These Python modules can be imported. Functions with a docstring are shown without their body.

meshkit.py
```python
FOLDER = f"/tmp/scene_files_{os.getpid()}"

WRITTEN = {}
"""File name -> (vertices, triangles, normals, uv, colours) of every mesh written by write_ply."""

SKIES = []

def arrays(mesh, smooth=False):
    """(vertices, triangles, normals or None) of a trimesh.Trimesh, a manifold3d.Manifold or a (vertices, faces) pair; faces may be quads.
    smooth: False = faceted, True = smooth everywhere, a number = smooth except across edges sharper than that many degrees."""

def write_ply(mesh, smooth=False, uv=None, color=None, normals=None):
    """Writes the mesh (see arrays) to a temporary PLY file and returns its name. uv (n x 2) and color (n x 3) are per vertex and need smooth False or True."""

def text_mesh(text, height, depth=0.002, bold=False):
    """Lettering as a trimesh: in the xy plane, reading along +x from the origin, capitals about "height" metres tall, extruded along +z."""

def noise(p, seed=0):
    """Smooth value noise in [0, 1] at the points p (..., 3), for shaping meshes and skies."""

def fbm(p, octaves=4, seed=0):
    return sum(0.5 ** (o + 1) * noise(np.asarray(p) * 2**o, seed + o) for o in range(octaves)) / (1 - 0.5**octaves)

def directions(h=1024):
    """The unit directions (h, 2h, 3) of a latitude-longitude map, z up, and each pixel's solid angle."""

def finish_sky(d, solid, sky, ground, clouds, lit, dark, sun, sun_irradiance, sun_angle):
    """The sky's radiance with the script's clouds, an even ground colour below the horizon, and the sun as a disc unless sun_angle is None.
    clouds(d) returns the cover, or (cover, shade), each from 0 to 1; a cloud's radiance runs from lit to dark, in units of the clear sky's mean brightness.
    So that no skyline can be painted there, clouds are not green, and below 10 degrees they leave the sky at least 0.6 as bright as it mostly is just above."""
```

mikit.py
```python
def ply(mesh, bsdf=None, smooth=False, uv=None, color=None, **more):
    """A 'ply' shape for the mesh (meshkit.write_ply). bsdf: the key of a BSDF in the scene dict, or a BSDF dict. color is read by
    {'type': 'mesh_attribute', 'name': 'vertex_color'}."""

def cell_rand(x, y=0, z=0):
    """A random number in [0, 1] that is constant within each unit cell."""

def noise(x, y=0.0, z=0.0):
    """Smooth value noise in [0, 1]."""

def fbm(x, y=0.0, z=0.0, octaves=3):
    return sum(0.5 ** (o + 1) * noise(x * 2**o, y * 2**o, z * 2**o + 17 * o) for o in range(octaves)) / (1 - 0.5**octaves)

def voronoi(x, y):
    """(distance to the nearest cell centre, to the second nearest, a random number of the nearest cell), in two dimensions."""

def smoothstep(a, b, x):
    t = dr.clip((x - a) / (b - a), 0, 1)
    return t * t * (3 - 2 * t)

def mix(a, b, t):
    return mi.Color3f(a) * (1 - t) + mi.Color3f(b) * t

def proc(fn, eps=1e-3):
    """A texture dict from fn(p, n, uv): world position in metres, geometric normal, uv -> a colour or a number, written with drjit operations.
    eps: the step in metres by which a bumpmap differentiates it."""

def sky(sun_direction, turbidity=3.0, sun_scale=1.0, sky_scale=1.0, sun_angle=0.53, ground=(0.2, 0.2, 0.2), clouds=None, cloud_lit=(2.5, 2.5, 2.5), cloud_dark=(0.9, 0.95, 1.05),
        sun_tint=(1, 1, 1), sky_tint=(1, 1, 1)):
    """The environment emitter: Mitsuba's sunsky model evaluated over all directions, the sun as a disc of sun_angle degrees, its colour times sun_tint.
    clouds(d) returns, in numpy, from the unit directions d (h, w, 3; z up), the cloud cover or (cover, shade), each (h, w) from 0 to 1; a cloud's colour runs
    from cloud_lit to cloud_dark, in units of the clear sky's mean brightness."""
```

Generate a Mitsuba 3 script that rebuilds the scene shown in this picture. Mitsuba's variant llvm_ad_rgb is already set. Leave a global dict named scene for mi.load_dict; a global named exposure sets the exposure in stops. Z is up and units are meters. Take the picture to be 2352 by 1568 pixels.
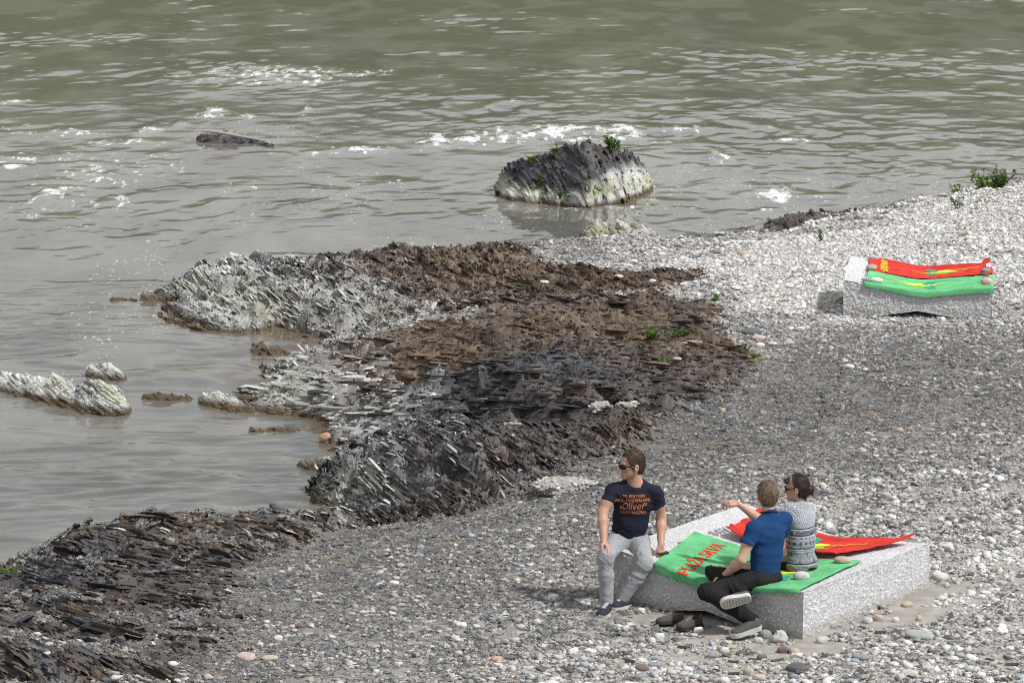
import math
import numpy as np, trimesh, manifold3d, shapely
import drjit as dr, mitsuba as mi
import mikit, meshkit
from mikit import proc, noise, fbm, voronoi, smoothstep, mix, cell_rand

T = mi.ScalarTransform4f
scene, labels = {}, {}

# ------------------------------------------------------------------ camera, sky, exposure
EYE, PITCH = np.array([0.0, 0.0, 8.13]), 0.187          # metres above the river, radians downwards
scene['camera'] = {'type': 'perspective', 'fov': 2 * math.degrees(math.atan(1176 / 6860)), 'fov_axis': 'x', 'near_clip': 1.0, 'far_clip': 2000.0,
                   'to_world': T().look_at(origin=EYE.tolist(), target=[0, math.cos(PITCH), 8.13 - math.sin(PITCH)], up=[0, 0, 1])}


def cloud_cover(d):
    n = meshkit.fbm(np.stack([d[..., 0] / (d[..., 2] + .25), d[..., 1] / (d[..., 2] + .25), d[..., 2] * 0], -1) * 1.6, 5, 3)
    cover = np.clip((n - .30) / .25, 0, 1) * .55 + .40
    return cover, np.clip((n - .5) * 2.2, 0, 1)


SUN = (0.55, -0.31, 0.76)
scene['sky'] = mikit.sky(SUN, turbidity=4, sun_scale=1.05, sun_angle=3.5, clouds=cloud_cover, cloud_lit=(2.3, 2.26, 2.18), cloud_dark=(1.35, 1.35, 1.35), sun_tint=(.84, 1.0, 1.32))
exposure = 1.58

# ------------------------------------------------------------------ helpers
rng = np.random.default_rng(7)


def sstep(a, b, x):
    t = np.clip((x - a) / (b - a), 0, 1)
    return t * t * (3 - 2 * t)


def n2(x, y, scale=1.0, seed=0, octaves=1, rot=0.6):
    """Value noise (or fbm) in the plane, in [-1, 1]; every octave is turned so that no grid shows."""
    out, tot, amp, x, y = 0, 0, 1.0, np.asarray(x) / scale, np.asarray(y) / scale
    for o in range(octaves):
        c, s = math.cos(rot + o * 1.1), math.sin(rot + o * 1.1)
        out = out + amp * (2 * meshkit.noise(np.stack([c * x + s * y + 31.7 * o, -s * x + c * y - 11.3 * o, 0 * x + .5 + seed * 3.7], -1), seed + o) - 1)
        tot, amp, x, y = tot + amp, amp * .5, x * 2.03, y * 2.03
    return out / tot


def say(key, label=None, category=None, group=None, kind=None):
    labels[key] = {k: v for k, v in dict(label=label, category=category, group=group, kind=kind).items() if v}


def numbered(name):
    if not any(k == name or k.startswith(name + '__') for k in scene) and name not in labels:
        return name
    i = 1
    while any(k == f'{name}_{i:03d}' or k.startswith(f'{name}_{i:03d}__') for k in scene) or f'{name}_{i:03d}' in labels:
        i += 1
    return f'{name}_{i:03d}'


_count = {}


def part(parent, name):
    k = f'{parent}__{name}'
    i = _count[k] = _count.get(k, -1) + 1
    return k if i == 0 else f'{k}_{i:03d}'


def grid_faces(nr, nc):
    i, j = np.meshgrid(np.arange(nr - 1), np.arange(nc - 1), indexing='ij')
    a = i * nc + j
    return np.stack([a, a + 1, a + nc + 1, a + nc], -1).reshape(-1, 4)


def tri(q):
    return np.vstack([q[:, [0, 1, 2]], q[:, [0, 2, 3]]])


def compact(v, f, *extra):
    used = np.unique(f)
    back = np.full(len(v), -1)
    back[used] = np.arange(len(used))
    return (v[used], back[f]) + tuple(e[used] for e in extra)


def join(meshes):
    """(v, f[, uv]) tuples -> one."""
    at, V, F, U = 0, [], [], []
    for m in meshes:
        V.append(m[0]); F.append(np.asarray(m[1]) + at); at += len(m[0])
        if len(m) > 2:
            U.append(m[2])
    return (np.vstack(V), np.vstack(F)) + ((np.vstack(U),) if U else ())


def rot_to(nrm, spin):
    """Rotation matrices (n, 3, 3) whose z column is nrm, turned by spin about it."""
    nrm = nrm / np.linalg.norm(nrm, axis=1, keepdims=True)
    a = np.cross(nrm, np.where(np.abs(nrm[:, 2:]) < .9, [[0, 0, 1.0]], [[1.0, 0, 0]]))
    a /= np.linalg.norm(a, axis=1, keepdims=True)
    b = np.cross(nrm, a)
    c, s = np.cos(spin)[:, None], np.sin(spin)[:, None]
    return np.stack([a * c + b * s, b * c - a * s, nrm], -1)


def unit_rows(a):
    return a / np.linalg.norm(a, axis=1, keepdims=True)


def rgb(*c):
    return {'type': 'rgb', 'value': list(c)}


# ------------------------------------------------------------------ implicit shapes: smooth unions on a grid, and their surface
class Field:
    """A signed distance grid. Shapes are added inside their own boxes, so that many cost little."""

    def __init__(self, lo, hi, h):
        self.lo, self.h = np.asarray(lo, float), h
        self.n = np.ceil((np.asarray(hi) - self.lo) / h).astype(int) + 1
        self.d = np.full(self.n, 9.0, np.float32)

    def box(self, lo, hi):
        a = np.clip(np.floor((np.asarray(lo) - self.lo) / self.h).astype(int), 0, self.n)
        b = np.clip(np.ceil((np.asarray(hi) - self.lo) / self.h).astype(int) + 1, 0, self.n)
        s = tuple(slice(p, q) for p, q in zip(a, b))
        g = np.meshgrid(*[self.lo[i] + self.h * np.arange(a[i], b[i]) for i in range(3)], indexing='ij')
        return s, np.stack(g, -1).astype(np.float32)

    def add(self, lo, hi, fn, k=.02, sub=False):
        s, p = self.box(np.asarray(lo) - k - 2 * self.h, np.asarray(hi) + k + 2 * self.h)
        if 0 in p.shape:
            return
        d, old = fn(p), self.d[s]
        if sub:
            d = -d
            m = np.maximum(k - np.abs(old - d), 0) / max(k, 1e-6)
            self.d[s] = np.maximum(old, d) + m * m * k * .25
        else:
            m = np.maximum(k - np.abs(old - d), 0) / max(k, 1e-6)
            self.d[s] = np.minimum(old, d) - m * m * k * .25

    def cone(self, a, b, ra, rb, k=.02, flat=None, sub=False):
        """A limb from a to b with radii ra, rb. flat = (axis, factor): thinner along that axis."""
        a, b = np.asarray(a, float), np.asarray(b, float)

        def fn(p):
            ab, q = b - a, p - a
            L2 = max(ab @ ab, 1e-9)
            t = np.clip(q @ ab / L2, 0, 1)
            w = q - t[..., None] * ab
            if flat is not None:
                ax = np.asarray(flat[0], float); ax = ax / np.linalg.norm(ax)
                w = w + ((w @ ax) * (1 / flat[1] - 1))[..., None] * ax
            return np.linalg.norm(w, axis=-1) - (ra + (rb - ra) * t)
        r = max(ra, rb)
        self.add(np.minimum(a, b) - r, np.maximum(a, b) + r, fn, k, sub)

    def chain(self, pts, radii, k=.02, **kw):
        for i in range(len(pts) - 1):
            self.cone(pts[i], pts[i + 1], radii[i], radii[i + 1], k, **kw)

    def ball(self, c, r, k=.02, R=None, sub=False):
        """An ellipsoid with radii r (3) and axes the columns of R."""
        c, r = np.asarray(c, float), np.broadcast_to(r, 3).astype(float)
        R = np.eye(3) if R is None else R

        def fn(p):
            q = (p - c) @ R
            k0, k1 = np.linalg.norm(q / r, axis=-1), np.linalg.norm(q / (r * r), axis=-1)
            return k0 * (k0 - 1) / np.maximum(k1, 1e-6)
        self.add(c - r.max(), c + r.max(), fn, k, sub)

    def keep(self, pt, nrm, k=.004, lo=None, hi=None):
        """Cuts away what lies on the side of nrm, optionally only inside a box."""
        nrm = np.asarray(nrm, float) / np.linalg.norm(nrm)
        if lo is None:
            lo, hi = self.lo, self.lo + self.h * self.n
        s, p = self.box(lo, hi)
        self.d[s] = np.maximum(self.d[s], (p - np.asarray(pt)) @ nrm)

    def wrinkle(self, fn, lo=None, hi=None):
        s, p = self.box(self.lo if lo is None else lo, self.lo + self.h * self.n if hi is None else hi)
        near = np.abs(self.d[s]) < .05
        d = self.d[s]
        d[near] += fn(p[near])
        self.d[s] = d

    def at(self, p):
        from scipy.ndimage import map_coordinates
        return map_coordinates(self.d, ((np.asarray(p) - self.lo) / self.h).T, order=1, mode='nearest')

    def surface(self, relax=2):
        """Surface nets: one vertex per crossed cell."""
        d = self.d
        ins = d < 0
        c = np.zeros(np.array(d.shape) - 1, np.uint8)
        for o in np.ndindex(2, 2, 2):
            c += ins[tuple(slice(o[i], d.shape[i] - 1 + o[i]) for i in range(3))]
        cells = np.argwhere((c > 0) & (c < 8))
        idx = np.full(c.shape, -1, np.int64)
        idx[tuple(cells.T)] = np.arange(len(cells))
        acc, num = np.zeros((len(cells), 3)), np.zeros(len(cells))
        corner = {o: d[tuple((cells + o).T)] for o in np.ndindex(2, 2, 2)}
        for o in np.ndindex(2, 2, 2):
            for ax in range(3):
                if o[ax] == 0:
                    e = tuple(v + (i == ax) for i, v in enumerate(o))
                    a, b = corner[o], corner[e]
                    hit = (a < 0) != (b < 0)
                    t = np.where(hit, a / np.where(hit, a - b, 1), 0)
                    p = np.broadcast_to(np.array(o, float), (len(cells), 3)).copy()
                    p[:, ax] += t
                    acc += p * hit[:, None]; num += hit
        v = (cells + acc / num[:, None]) * self.h + self.lo
        quads = []
        for ax in range(3):
            u, w = [(1, 2), (2, 0), (0, 1)][ax]
            sl = [slice(1, -1)] * 3
            sl[ax] = slice(0, -1)
            sl2 = list(sl); sl2[ax] = slice(1, None)
            a, b = ins[tuple(sl)], ins[tuple(sl2)]
            e = np.argwhere(a != b)
            flip = b[tuple(e.T)]
            e = e + np.array([0 if i == ax else 1 for i in range(3)])
            q = []
            for du, dw in ((-1, -1), (0, -1), (0, 0), (-1, 0)):
                s = e.copy(); s[:, u] += du; s[:, w] += dw
                q.append(idx[tuple(s.T)])
            q = np.stack(q, 1)
            q[flip] = q[flip][:, ::-1]
            quads.append(q)
        f = tri(np.vstack(quads))
        if relax:
            from scipy.sparse import coo_matrix
            e = np.vstack([f[:, [0, 1]], f[:, [1, 2]], f[:, [2, 0]]])
            e = np.vstack([e, e[:, ::-1]])
            W = coo_matrix((np.ones(len(e)), (e[:, 0], e[:, 1])), shape=(len(v), len(v))).tocsr()
            g = np.maximum(np.asarray(W.sum(1)), 1e-9)
            for _ in range(relax):
                v = v + .5 * (W @ v / g - v)
                v = v - .51 * (W @ v / g - v)
        return v, f

# ------------------------------------------------------------------ the lie of the land: surveyed heights (x, y, z) in metres, and how pale the shingle is
HEIGHTS = np.array([(4.16,23.31,0.90),(2.22,23.47,0.85),(0.44,23.57,0.82),(-1.34,23.47,0.85),(-2.72,23.15,0.95),(-4.04,22.66,1.10),(4.80,27.14,0.85),(3.88,26.41,0.80),(2.50,24.88,0.80),(0.96,26.07,0.80),(-0.30,26.00,0.75),(-1.48,26.11,0.72),(-2.19,25.20,0.78),(-3.24,24.46,0.88),(-4.41,24.79,0.90),(-4.72,26.62,0.70),(-3.63,27.52,0.62),(-2.44,28.15,0.58),(-1.18,28.40,0.60),(0.10,28.72,0.65),(0.77,29.32,0.72),(5.79,33.02,0.80),(4.06,33.02,0.80),(2.59,33.11,0.78),(1.53,31.50,0.75),(0.57,30.65,0.62),(6.63,37.99,0.85),(4.60,40.86,0.80),(6.59,40.31,0.80),(2.98,38.36,0.78),(2.60,41.38,0.70),(1.44,43.39,0.60),(0.50,45.54,0.50),(7.82,45.06,0.85),(6.46,47.43,0.75),(5.13,48.07,0.65),(3.60,46.61,0.60),(2.26,47.22,0.50),(0.87,47.53,0.45),(0.03,46.67,0.45),(3.89,50.37,0.33),(4.65,50.53,0.38),(5.04,50.77,0.42),(5.42,50.85,0.46),(5.83,51.12,0.48),(6.22,51.26,0.52),(7.07,52.01,0.58),(7.93,52.67,0.64),(8.91,53.94,0.70),(6.83,53.10,0.54),(6.01,52.75,0.44),(5.19,52.26,0.38),(3.15,50.32,0.30),(-5.51,46.79,0.15),(-4.77,45.71,0.28),(-4.18,45.14,0.35),(-3.74,43.90,0.38),(-3.06,43.48,0.42),(-2.40,43.13,0.45),(-2.01,42.97,0.35),(-5.52,46.24,0.00),(-4.94,45.97,0.00),(-4.28,45.81,0.00),(-3.99,43.63,0.00),(-3.44,43.28,0.00),(-2.78,43.04,0.00),(-2.08,43.07,0.02),(-3.62,43.90,-0.25),(-3.07,43.47,-0.20),(-2.40,42.96,-0.05),(-3.90,45.84,0.45),(-2.82,44.84,0.55),(-1.85,45.24,0.55),(-0.84,44.84,0.55),(-1.13,43.22,0.50),(-0.16,42.65,0.60),(0.76,41.49,0.68),(-1.78,43.59,0.50),(-2.81,41.54,0.12),(-3.01,41.76,-0.05),(-2.56,41.44,0.22),(-2.55,39.41,0.40),(-2.72,38.43,0.33),(-3.07,38.49,0.20),(-2.29,38.02,0.50),(-3.28,38.15,-0.05),(-2.71,38.21,-0.05),(-2.32,38.33,-0.03),(-3.57,38.90,-0.15),(-2.19,39.25,0.55),(-1.73,39.34,0.65),(-1.26,39.29,0.72),(-0.72,38.75,0.85),(-0.15,38.33,0.90),(0.69,37.63,0.92),(1.50,36.75,0.92),(2.27,36.00,0.85),(-1.96,38.03,0.60),(-1.53,37.41,0.70),(-0.96,36.64,0.82),(-0.41,36.23,0.88),(0.13,35.87,0.92),(0.91,35.35,0.95),(1.42,34.93,0.95),(1.92,34.41,0.90),(-2.15,38.42,-0.02),(-1.73,38.00,0.00),(-1.38,37.55,0.05),(-0.97,36.80,0.15),(-0.41,36.19,0.26),(0.13,35.73,0.34),(0.65,35.28,0.42),(1.17,35.13,0.48),(1.68,34.83,0.60),(2.29,34.59,0.74),(-1.79,36.89,0.12),(-2.14,36.27,0.20),(-2.40,36.91,-0.02),(-1.48,36.04,0.25),(-0.92,35.09,0.42),(-0.39,34.26,0.55),(0.12,33.83,0.62),(0.62,33.42,0.66),(1.09,32.57,0.70),(-2.05,33.67,0.50),(-1.85,33.01,0.60),(-1.34,32.57,0.66),(-0.85,32.35,0.70),(-0.37,32.18,0.74),(0.11,31.92,0.70),(0.35,31.44,0.62),(-2.06,32.56,0.00),(-1.83,32.36,0.05),(-1.43,32.16,0.15),(-1.03,31.92,0.25),(-0.60,31.67,0.35),(-0.12,31.50,0.45),(0.21,31.41,0.52),(-1.85,32.90,0.22),(-1.59,32.49,0.32),(-1.09,32.28,0.42),(-0.60,32.04,0.50),(-0.12,31.94,0.55),(-2.21,33.99,-0.25),(-2.33,35.29,-0.30),(-2.42,36.25,-0.25),(-2.51,37.26,-0.20),(-2.03,31.75,0.14),(-2.31,31.63,0.16),(-2.58,29.85,0.40),(-3.45,29.60,0.42),(-3.82,29.02,0.48),(-4.36,28.26,0.55),(-4.86,27.43,0.60),(-3.17,36.84,-0.50),(-4.50,38.87,-0.50),(-4.30,42.82,-0.40),(-4.68,35.63,-0.60),(-6.90,39.32,-0.60),(-2.94,37.39,-0.40),(-6.60,45.56,-0.60),(-6.26,48.31,-0.40),(-6.17,34.94,-0.70),(10.22,55.98,0.75),(10.17,56.43,-0.12),(10.07,57.18,-0.50),(9.92,59.98,-0.80),(9.92,65.98,-0.90),(10.22,75.98,-0.90),(9.58,55.48,0.75),(9.53,55.93,-0.12),(9.43,56.68,-0.50),(9.28,59.48,-0.80),(9.28,65.48,-0.90),(9.58,75.48,-0.90),(8.17,54.30,0.65),(8.12,54.75,-0.12),(8.02,55.50,-0.50),(7.87,58.30,-0.80),(7.87,64.30,-0.90),(8.17,74.30,-0.90),(7.27,53.51,0.60),(7.22,53.96,-0.12),(7.12,54.71,-0.50),(6.97,57.51,-0.80),(6.97,63.51,-0.90),(7.27,73.51,-0.90),(6.39,52.72,0.50),(6.34,53.17,-0.12),(6.24,53.92,-0.50),(6.09,56.72,-0.80),(6.09,62.72,-0.90),(6.39,72.72,-0.90),(5.58,52.30,0.42),(5.53,52.75,-0.12),(5.43,53.50,-0.50),(5.28,56.30,-0.80),(5.28,62.30,-0.90),(5.58,72.30,-0.90),(4.78,51.99,0.35),(4.73,52.44,-0.12),(4.63,53.19,-0.50),(4.48,55.99,-0.80),(4.48,61.99,-0.90),(4.78,71.99,-0.90),(3.98,51.56,0.30),(3.93,52.01,-0.12),(3.83,52.76,-0.50),(3.68,55.56,-0.80),(3.68,61.56,-0.90),(3.98,71.56,-0.90),(3.20,51.19,0.28),(3.15,51.64,-0.12),(3.05,52.39,-0.50),(2.90,55.19,-0.80),(2.90,61.19,-0.90),(3.20,71.19,-0.90),(2.44,51.04,0.25),(2.39,51.49,-0.12),(2.29,52.24,-0.50),(2.14,55.04,-0.80),(2.14,61.04,-0.90),(2.44,71.04,-0.90),(1.68,50.84,0.25),(1.63,51.29,-0.12),(1.53,52.04,-0.50),(1.38,54.84,-0.80),(1.38,60.84,-0.90),(1.68,70.84,-0.90),(0.93,50.64,0.25),(0.88,51.09,-0.12),(0.78,51.84,-0.50),(0.63,54.64,-0.80),(0.63,60.64,-0.90),(0.93,70.64,-0.90),(0.03,49.75,0.30),(-0.02,50.20,-0.12),(-0.12,50.95,-0.50),(-0.27,53.75,-0.80),(-0.27,59.75,-0.90),(0.03,69.75,-0.90),(-0.55,49.15,0.35),(-0.60,49.60,-0.12),(-0.70,50.35,-0.50),(-0.85,53.15,-0.80),(-0.85,59.15,-0.90),(-0.55,69.15,-0.90),(-1.26,48.35,0.42),(-1.31,48.80,-0.12),(-1.41,49.55,-0.50),(-1.56,52.35,-0.80),(-1.56,58.35,-0.90),(-1.26,68.35,-0.90),(-2.09,47.93,0.50),(-2.14,48.38,-0.12),(-2.24,49.13,-0.50),(-2.39,51.93,-0.80),(-2.39,57.93,-0.90),(-2.09,67.93,-0.90),(-2.92,47.59,0.42),(-2.97,48.04,-0.12),(-3.07,48.79,-0.50),(-3.22,51.59,-0.80),(-3.22,57.59,-0.90),(-2.92,67.59,-0.90),(-3.79,47.84,0.40),(-3.84,48.29,-0.12),(-3.94,49.04,-0.50),(-4.09,51.84,-0.80),(-4.09,57.84,-0.90),(-3.79,67.84,-0.90),(-4.64,47.88,0.38),(-4.69,48.33,-0.12),(-4.79,49.08,-0.50),(-4.94,51.88,-0.80),(-4.94,57.88,-0.90),(-4.64,67.88,-0.90),(-5.19,47.71,0.25),(-5.24,48.16,-0.12),(-5.34,48.91,-0.50),(-5.49,51.71,-0.80),(-5.49,57.71,-0.90),(-5.19,67.71,-0.90),(-5.37,47.41,0.15),(-5.42,47.86,-0.12),(-5.52,48.61,-0.50),(-5.67,51.41,-0.80),(-5.67,57.41,-0.90),(-5.37,67.41,-0.90),(-2.04,32.06,0.10),(-2.24,32.36,-0.10),(-2.54,32.96,-0.50),(-3.24,34.26,-0.70),(-2.54,31.60,0.28),(-2.74,31.90,-0.10),(-3.04,32.50,-0.50),(-3.74,33.80,-0.70),(-2.91,31.53,0.22),(-3.11,31.83,-0.10),(-3.41,32.43,-0.50),(-4.11,33.73,-0.70),(-3.47,31.45,0.25),(-3.67,31.75,-0.10),(-3.97,32.35,-0.50),(-4.67,33.65,-0.70),(-4.15,31.21,0.28),(-4.35,31.51,-0.10),(-4.65,32.11,-0.50),(-5.35,33.41,-0.70),(-4.47,30.53,0.32),(-4.67,30.83,-0.10),(-4.97,31.43,-0.50),(-5.67,32.73,-0.70),(-4.77,30.04,0.36),(-4.97,30.34,-0.10),(-5.27,30.94,-0.50),(-5.97,32.24,-0.70),(-4.92,29.29,0.40),(-5.12,29.59,-0.10),(-5.42,30.19,-0.50),(-6.12,31.49,-0.70),(-5.07,28.63,0.45),(-5.27,28.93,-0.10),(-5.57,29.53,-0.50),(-6.27,30.83,-0.70),(-5.52,27.64,0.50),(-5.72,27.94,-0.10),(-6.02,28.54,-0.50),(-6.72,29.84,-0.70),(11.00,50.00,1.10),(9.00,40.00,1.00),(8.00,30.00,1.00),(7.00,24.00,1.00),(0.00,23.00,0.95),(-4.00,23.00,1.30),(-7.00,24.00,1.40),(-9.00,27.00,0.70),(-9.00,31.00,-0.80),(-8.00,40.00,-0.80),(-9.00,55.00,-0.80),(14.00,40.00,1.20)])
PALE = np.array([(8.49,51.36,1.00),(5.87,48.36,1.00),(4.21,45.68,1.00),(2.18,45.68,0.75),(0.84,45.68,0.65),(0.16,44.05,0.50),(1.46,44.05,0.60),(2.67,42.52,0.75),(3.49,41.10,0.90),(4.24,42.52,0.90),(7.38,43.66,0.95),(6.80,40.09,0.70),(4.27,39.77,0.60),(3.00,38.51,0.60),(3.44,37.05,0.25),(5.28,38.51,0.20),(6.19,37.05,0.30),(2.78,35.69,0.10),(4.23,34.42,0.20),(5.58,33.24,0.42),(2.10,33.24,0.10),(3.00,32.13,0.18),(4.30,31.09,0.65),(5.21,30.12,0.80),(1.97,31.09,0.40),(1.01,30.12,0.30),(3.39,29.20,0.75),(4.45,27.51,0.85),(4.19,24.64,0.80),(2.70,24.64,0.80),(1.60,24.90,0.75),(0.46,24.64,0.70),(0.72,27.51,0.50),(0.10,28.33,0.35),(-0.77,29.20,0.20),(-1.11,26.74,0.18),(-2.03,28.33,0.10),(-0.67,25.30,0.42),(-1.40,24.64,0.40),(-2.17,24.90,0.35),(-2.46,24.01,0.20),(-0.64,24.01,0.60),(-3.44,26.00,0.00),(-4.61,26.00,0.00),(1.28,38.51,0.00),(1.97,41.10,0.20),(-1.78,43.66,0.00)])
OUTCROP_1 = [(-5.60,43.22),(-5.41,47.22),(-4.68,48.34),(-2.15,49.27),(-0.19,49.61),(0.38,47.22),(1.66,46.03),(2.99,45.54),(2.07,43.22),(-0.16,41.96),(-1.94,41.38),(-2.10,39.82),(-3.65,39.97),(-4.00,42.49)]
OUTCROP_2 = [(-3.84,34.97),(-4.04,36.90),(-3.70,40.45),(-2.12,40.13),(-1.94,41.38),(-0.16,41.96),(2.07,43.22),(2.94,41.79),(2.74,39.82),(2.99,36.90),(2.44,35.21),(0.44,34.72),(-1.45,35.26),(-1.99,35.46),(-3.02,35.21)]
OUTCROP_3 = [(-2.58,32.15),(-2.44,34.37),(-2.32,35.72),(-1.45,35.26),(0.44,34.72),(1.95,34.97),(1.50,33.00),(0.35,31.53),(-1.27,30.66),(-1.98,30.34)]
OUTCROP_4 = [(-6.25,26.24),(-5.39,28.07),(-4.36,29.79),(-3.36,30.44),(-2.47,30.73),(-1.89,30.25),(-1.99,29.70),(-2.62,28.23),(-2.46,25.96),(-2.61,25.14),(-2.70,23.89),(-3.07,21.70),(-5.55,21.70)]


# ------------------------------------------------------------------ materials
ATTR = {'type': 'mesh_attribute', 'name': 'vertex_color'}


def bumped(b, fn, scale=1.0, eps=.002):
    return {'type': 'bumpmap', 'arbitrary': {**proc(fn, eps), 'type': 'proc'}, 'scale': scale, 'bsdf': b}


def grain(p, n, uv):
    return .004 * fbm(p.x * 60, p.y * 60, p.z * 60, 3)


scene['stone'] = {'type': 'twosided', 'bsdf': bumped({'type': 'principled', 'base_color': ATTR, 'roughness': .8, 'specular': .35}, grain)}
scene['slate'] = {'type': 'twosided', 'bsdf': {'type': 'principled', 'base_color': ATTR, 'roughness': .6, 'specular': .35}}
scene['pebble'] = {'type': 'twosided', 'bsdf': {'type': 'principled', 'base_color': ATTR, 'roughness': .75, 'specular': .3}}

# ------------------------------------------------------------------ the land: one height field over the survey, with tilted strata in the outcrops
from scipy.interpolate import RBFInterpolator
_h = RBFInterpolator(HEIGHTS[:, :2], HEIGHTS[:, 2], kernel='linear', smoothing=.004)
_pale = RBFInterpolator(PALE[:, :2], PALE[:, 2], kernel='linear', smoothing=.05)
ROCKTONE = np.array([  # x, y, bleached, rusty
    (-4.97,46.32,1,0.2), (-3.93,46.13,0.65,0.15), (-3.01,42.69,1,0.1), (-2.22,41.99,0.9,0.1), (-2.17,45.13,0.3,0.4), (-1.55,46.37,0.1,0.8), (-1.13,43.22,0.12,0.7), (0.83,45.54,0.05,0.8), (1.41,42.65,0.05,0.6), (-2.89,46.97,0.22,0.4),
    (-2.68,37.87,1,0.05), (-3.24,37.72,1,0.1), (-1.87,37.45,0.35,0.35), (-1.59,38.68,0.1,1), (-0.73,39.08,0.02,0.9), (-0.41,36.42,0,0.05), (0.67,36.15,0,0.1), (-3.27,41.90,0.6,0.1), (0.71,38.56,0.05,0.7), (1.77,36.80,0.05,0.6), (1.93,34.66,0,0.3),
    (-2.04,36.47,0.6,0.1), (-1.96,32.99,0.5,0.1), (-1.58,32.36,0.45,0.1), (-1.36,33.00,0.14,0.05), (-0.91,34.59,0.22,0.05), (-0.37,32.57,0.08,0.1), (-0.84,31.95,0.18,0.1), (0.12,32.57,0.08,0.4), (1.10,33.01,0.08,0.6),
    (-3.44,26.00,0.08,0.42), (-4.52,29.31,0.03,0.25), (-4.48,27.10,0.02,0.1), (-2.72,26.65,0.1,0.4), (-3.52,30.21,0.1,0.55), (-2.54,29.29,0.12,0.5), (-3.93,24.14,0.04,0.3),])
_tone = RBFInterpolator(ROCKTONE[:, :2], ROCKTONE[:, 2:], kernel='linear', smoothing=.05)
STRIKE = [(.42, -.91), (.93, -.37), (.46, -.89), (.76, -.65)]
DIP = [.80, .30, .78, .60]                             # how steeply the beds fall to the right, radians
POLY = [OUTCROP_1, OUTCROP_2, OUTCROP_3, OUTCROP_4]


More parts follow.
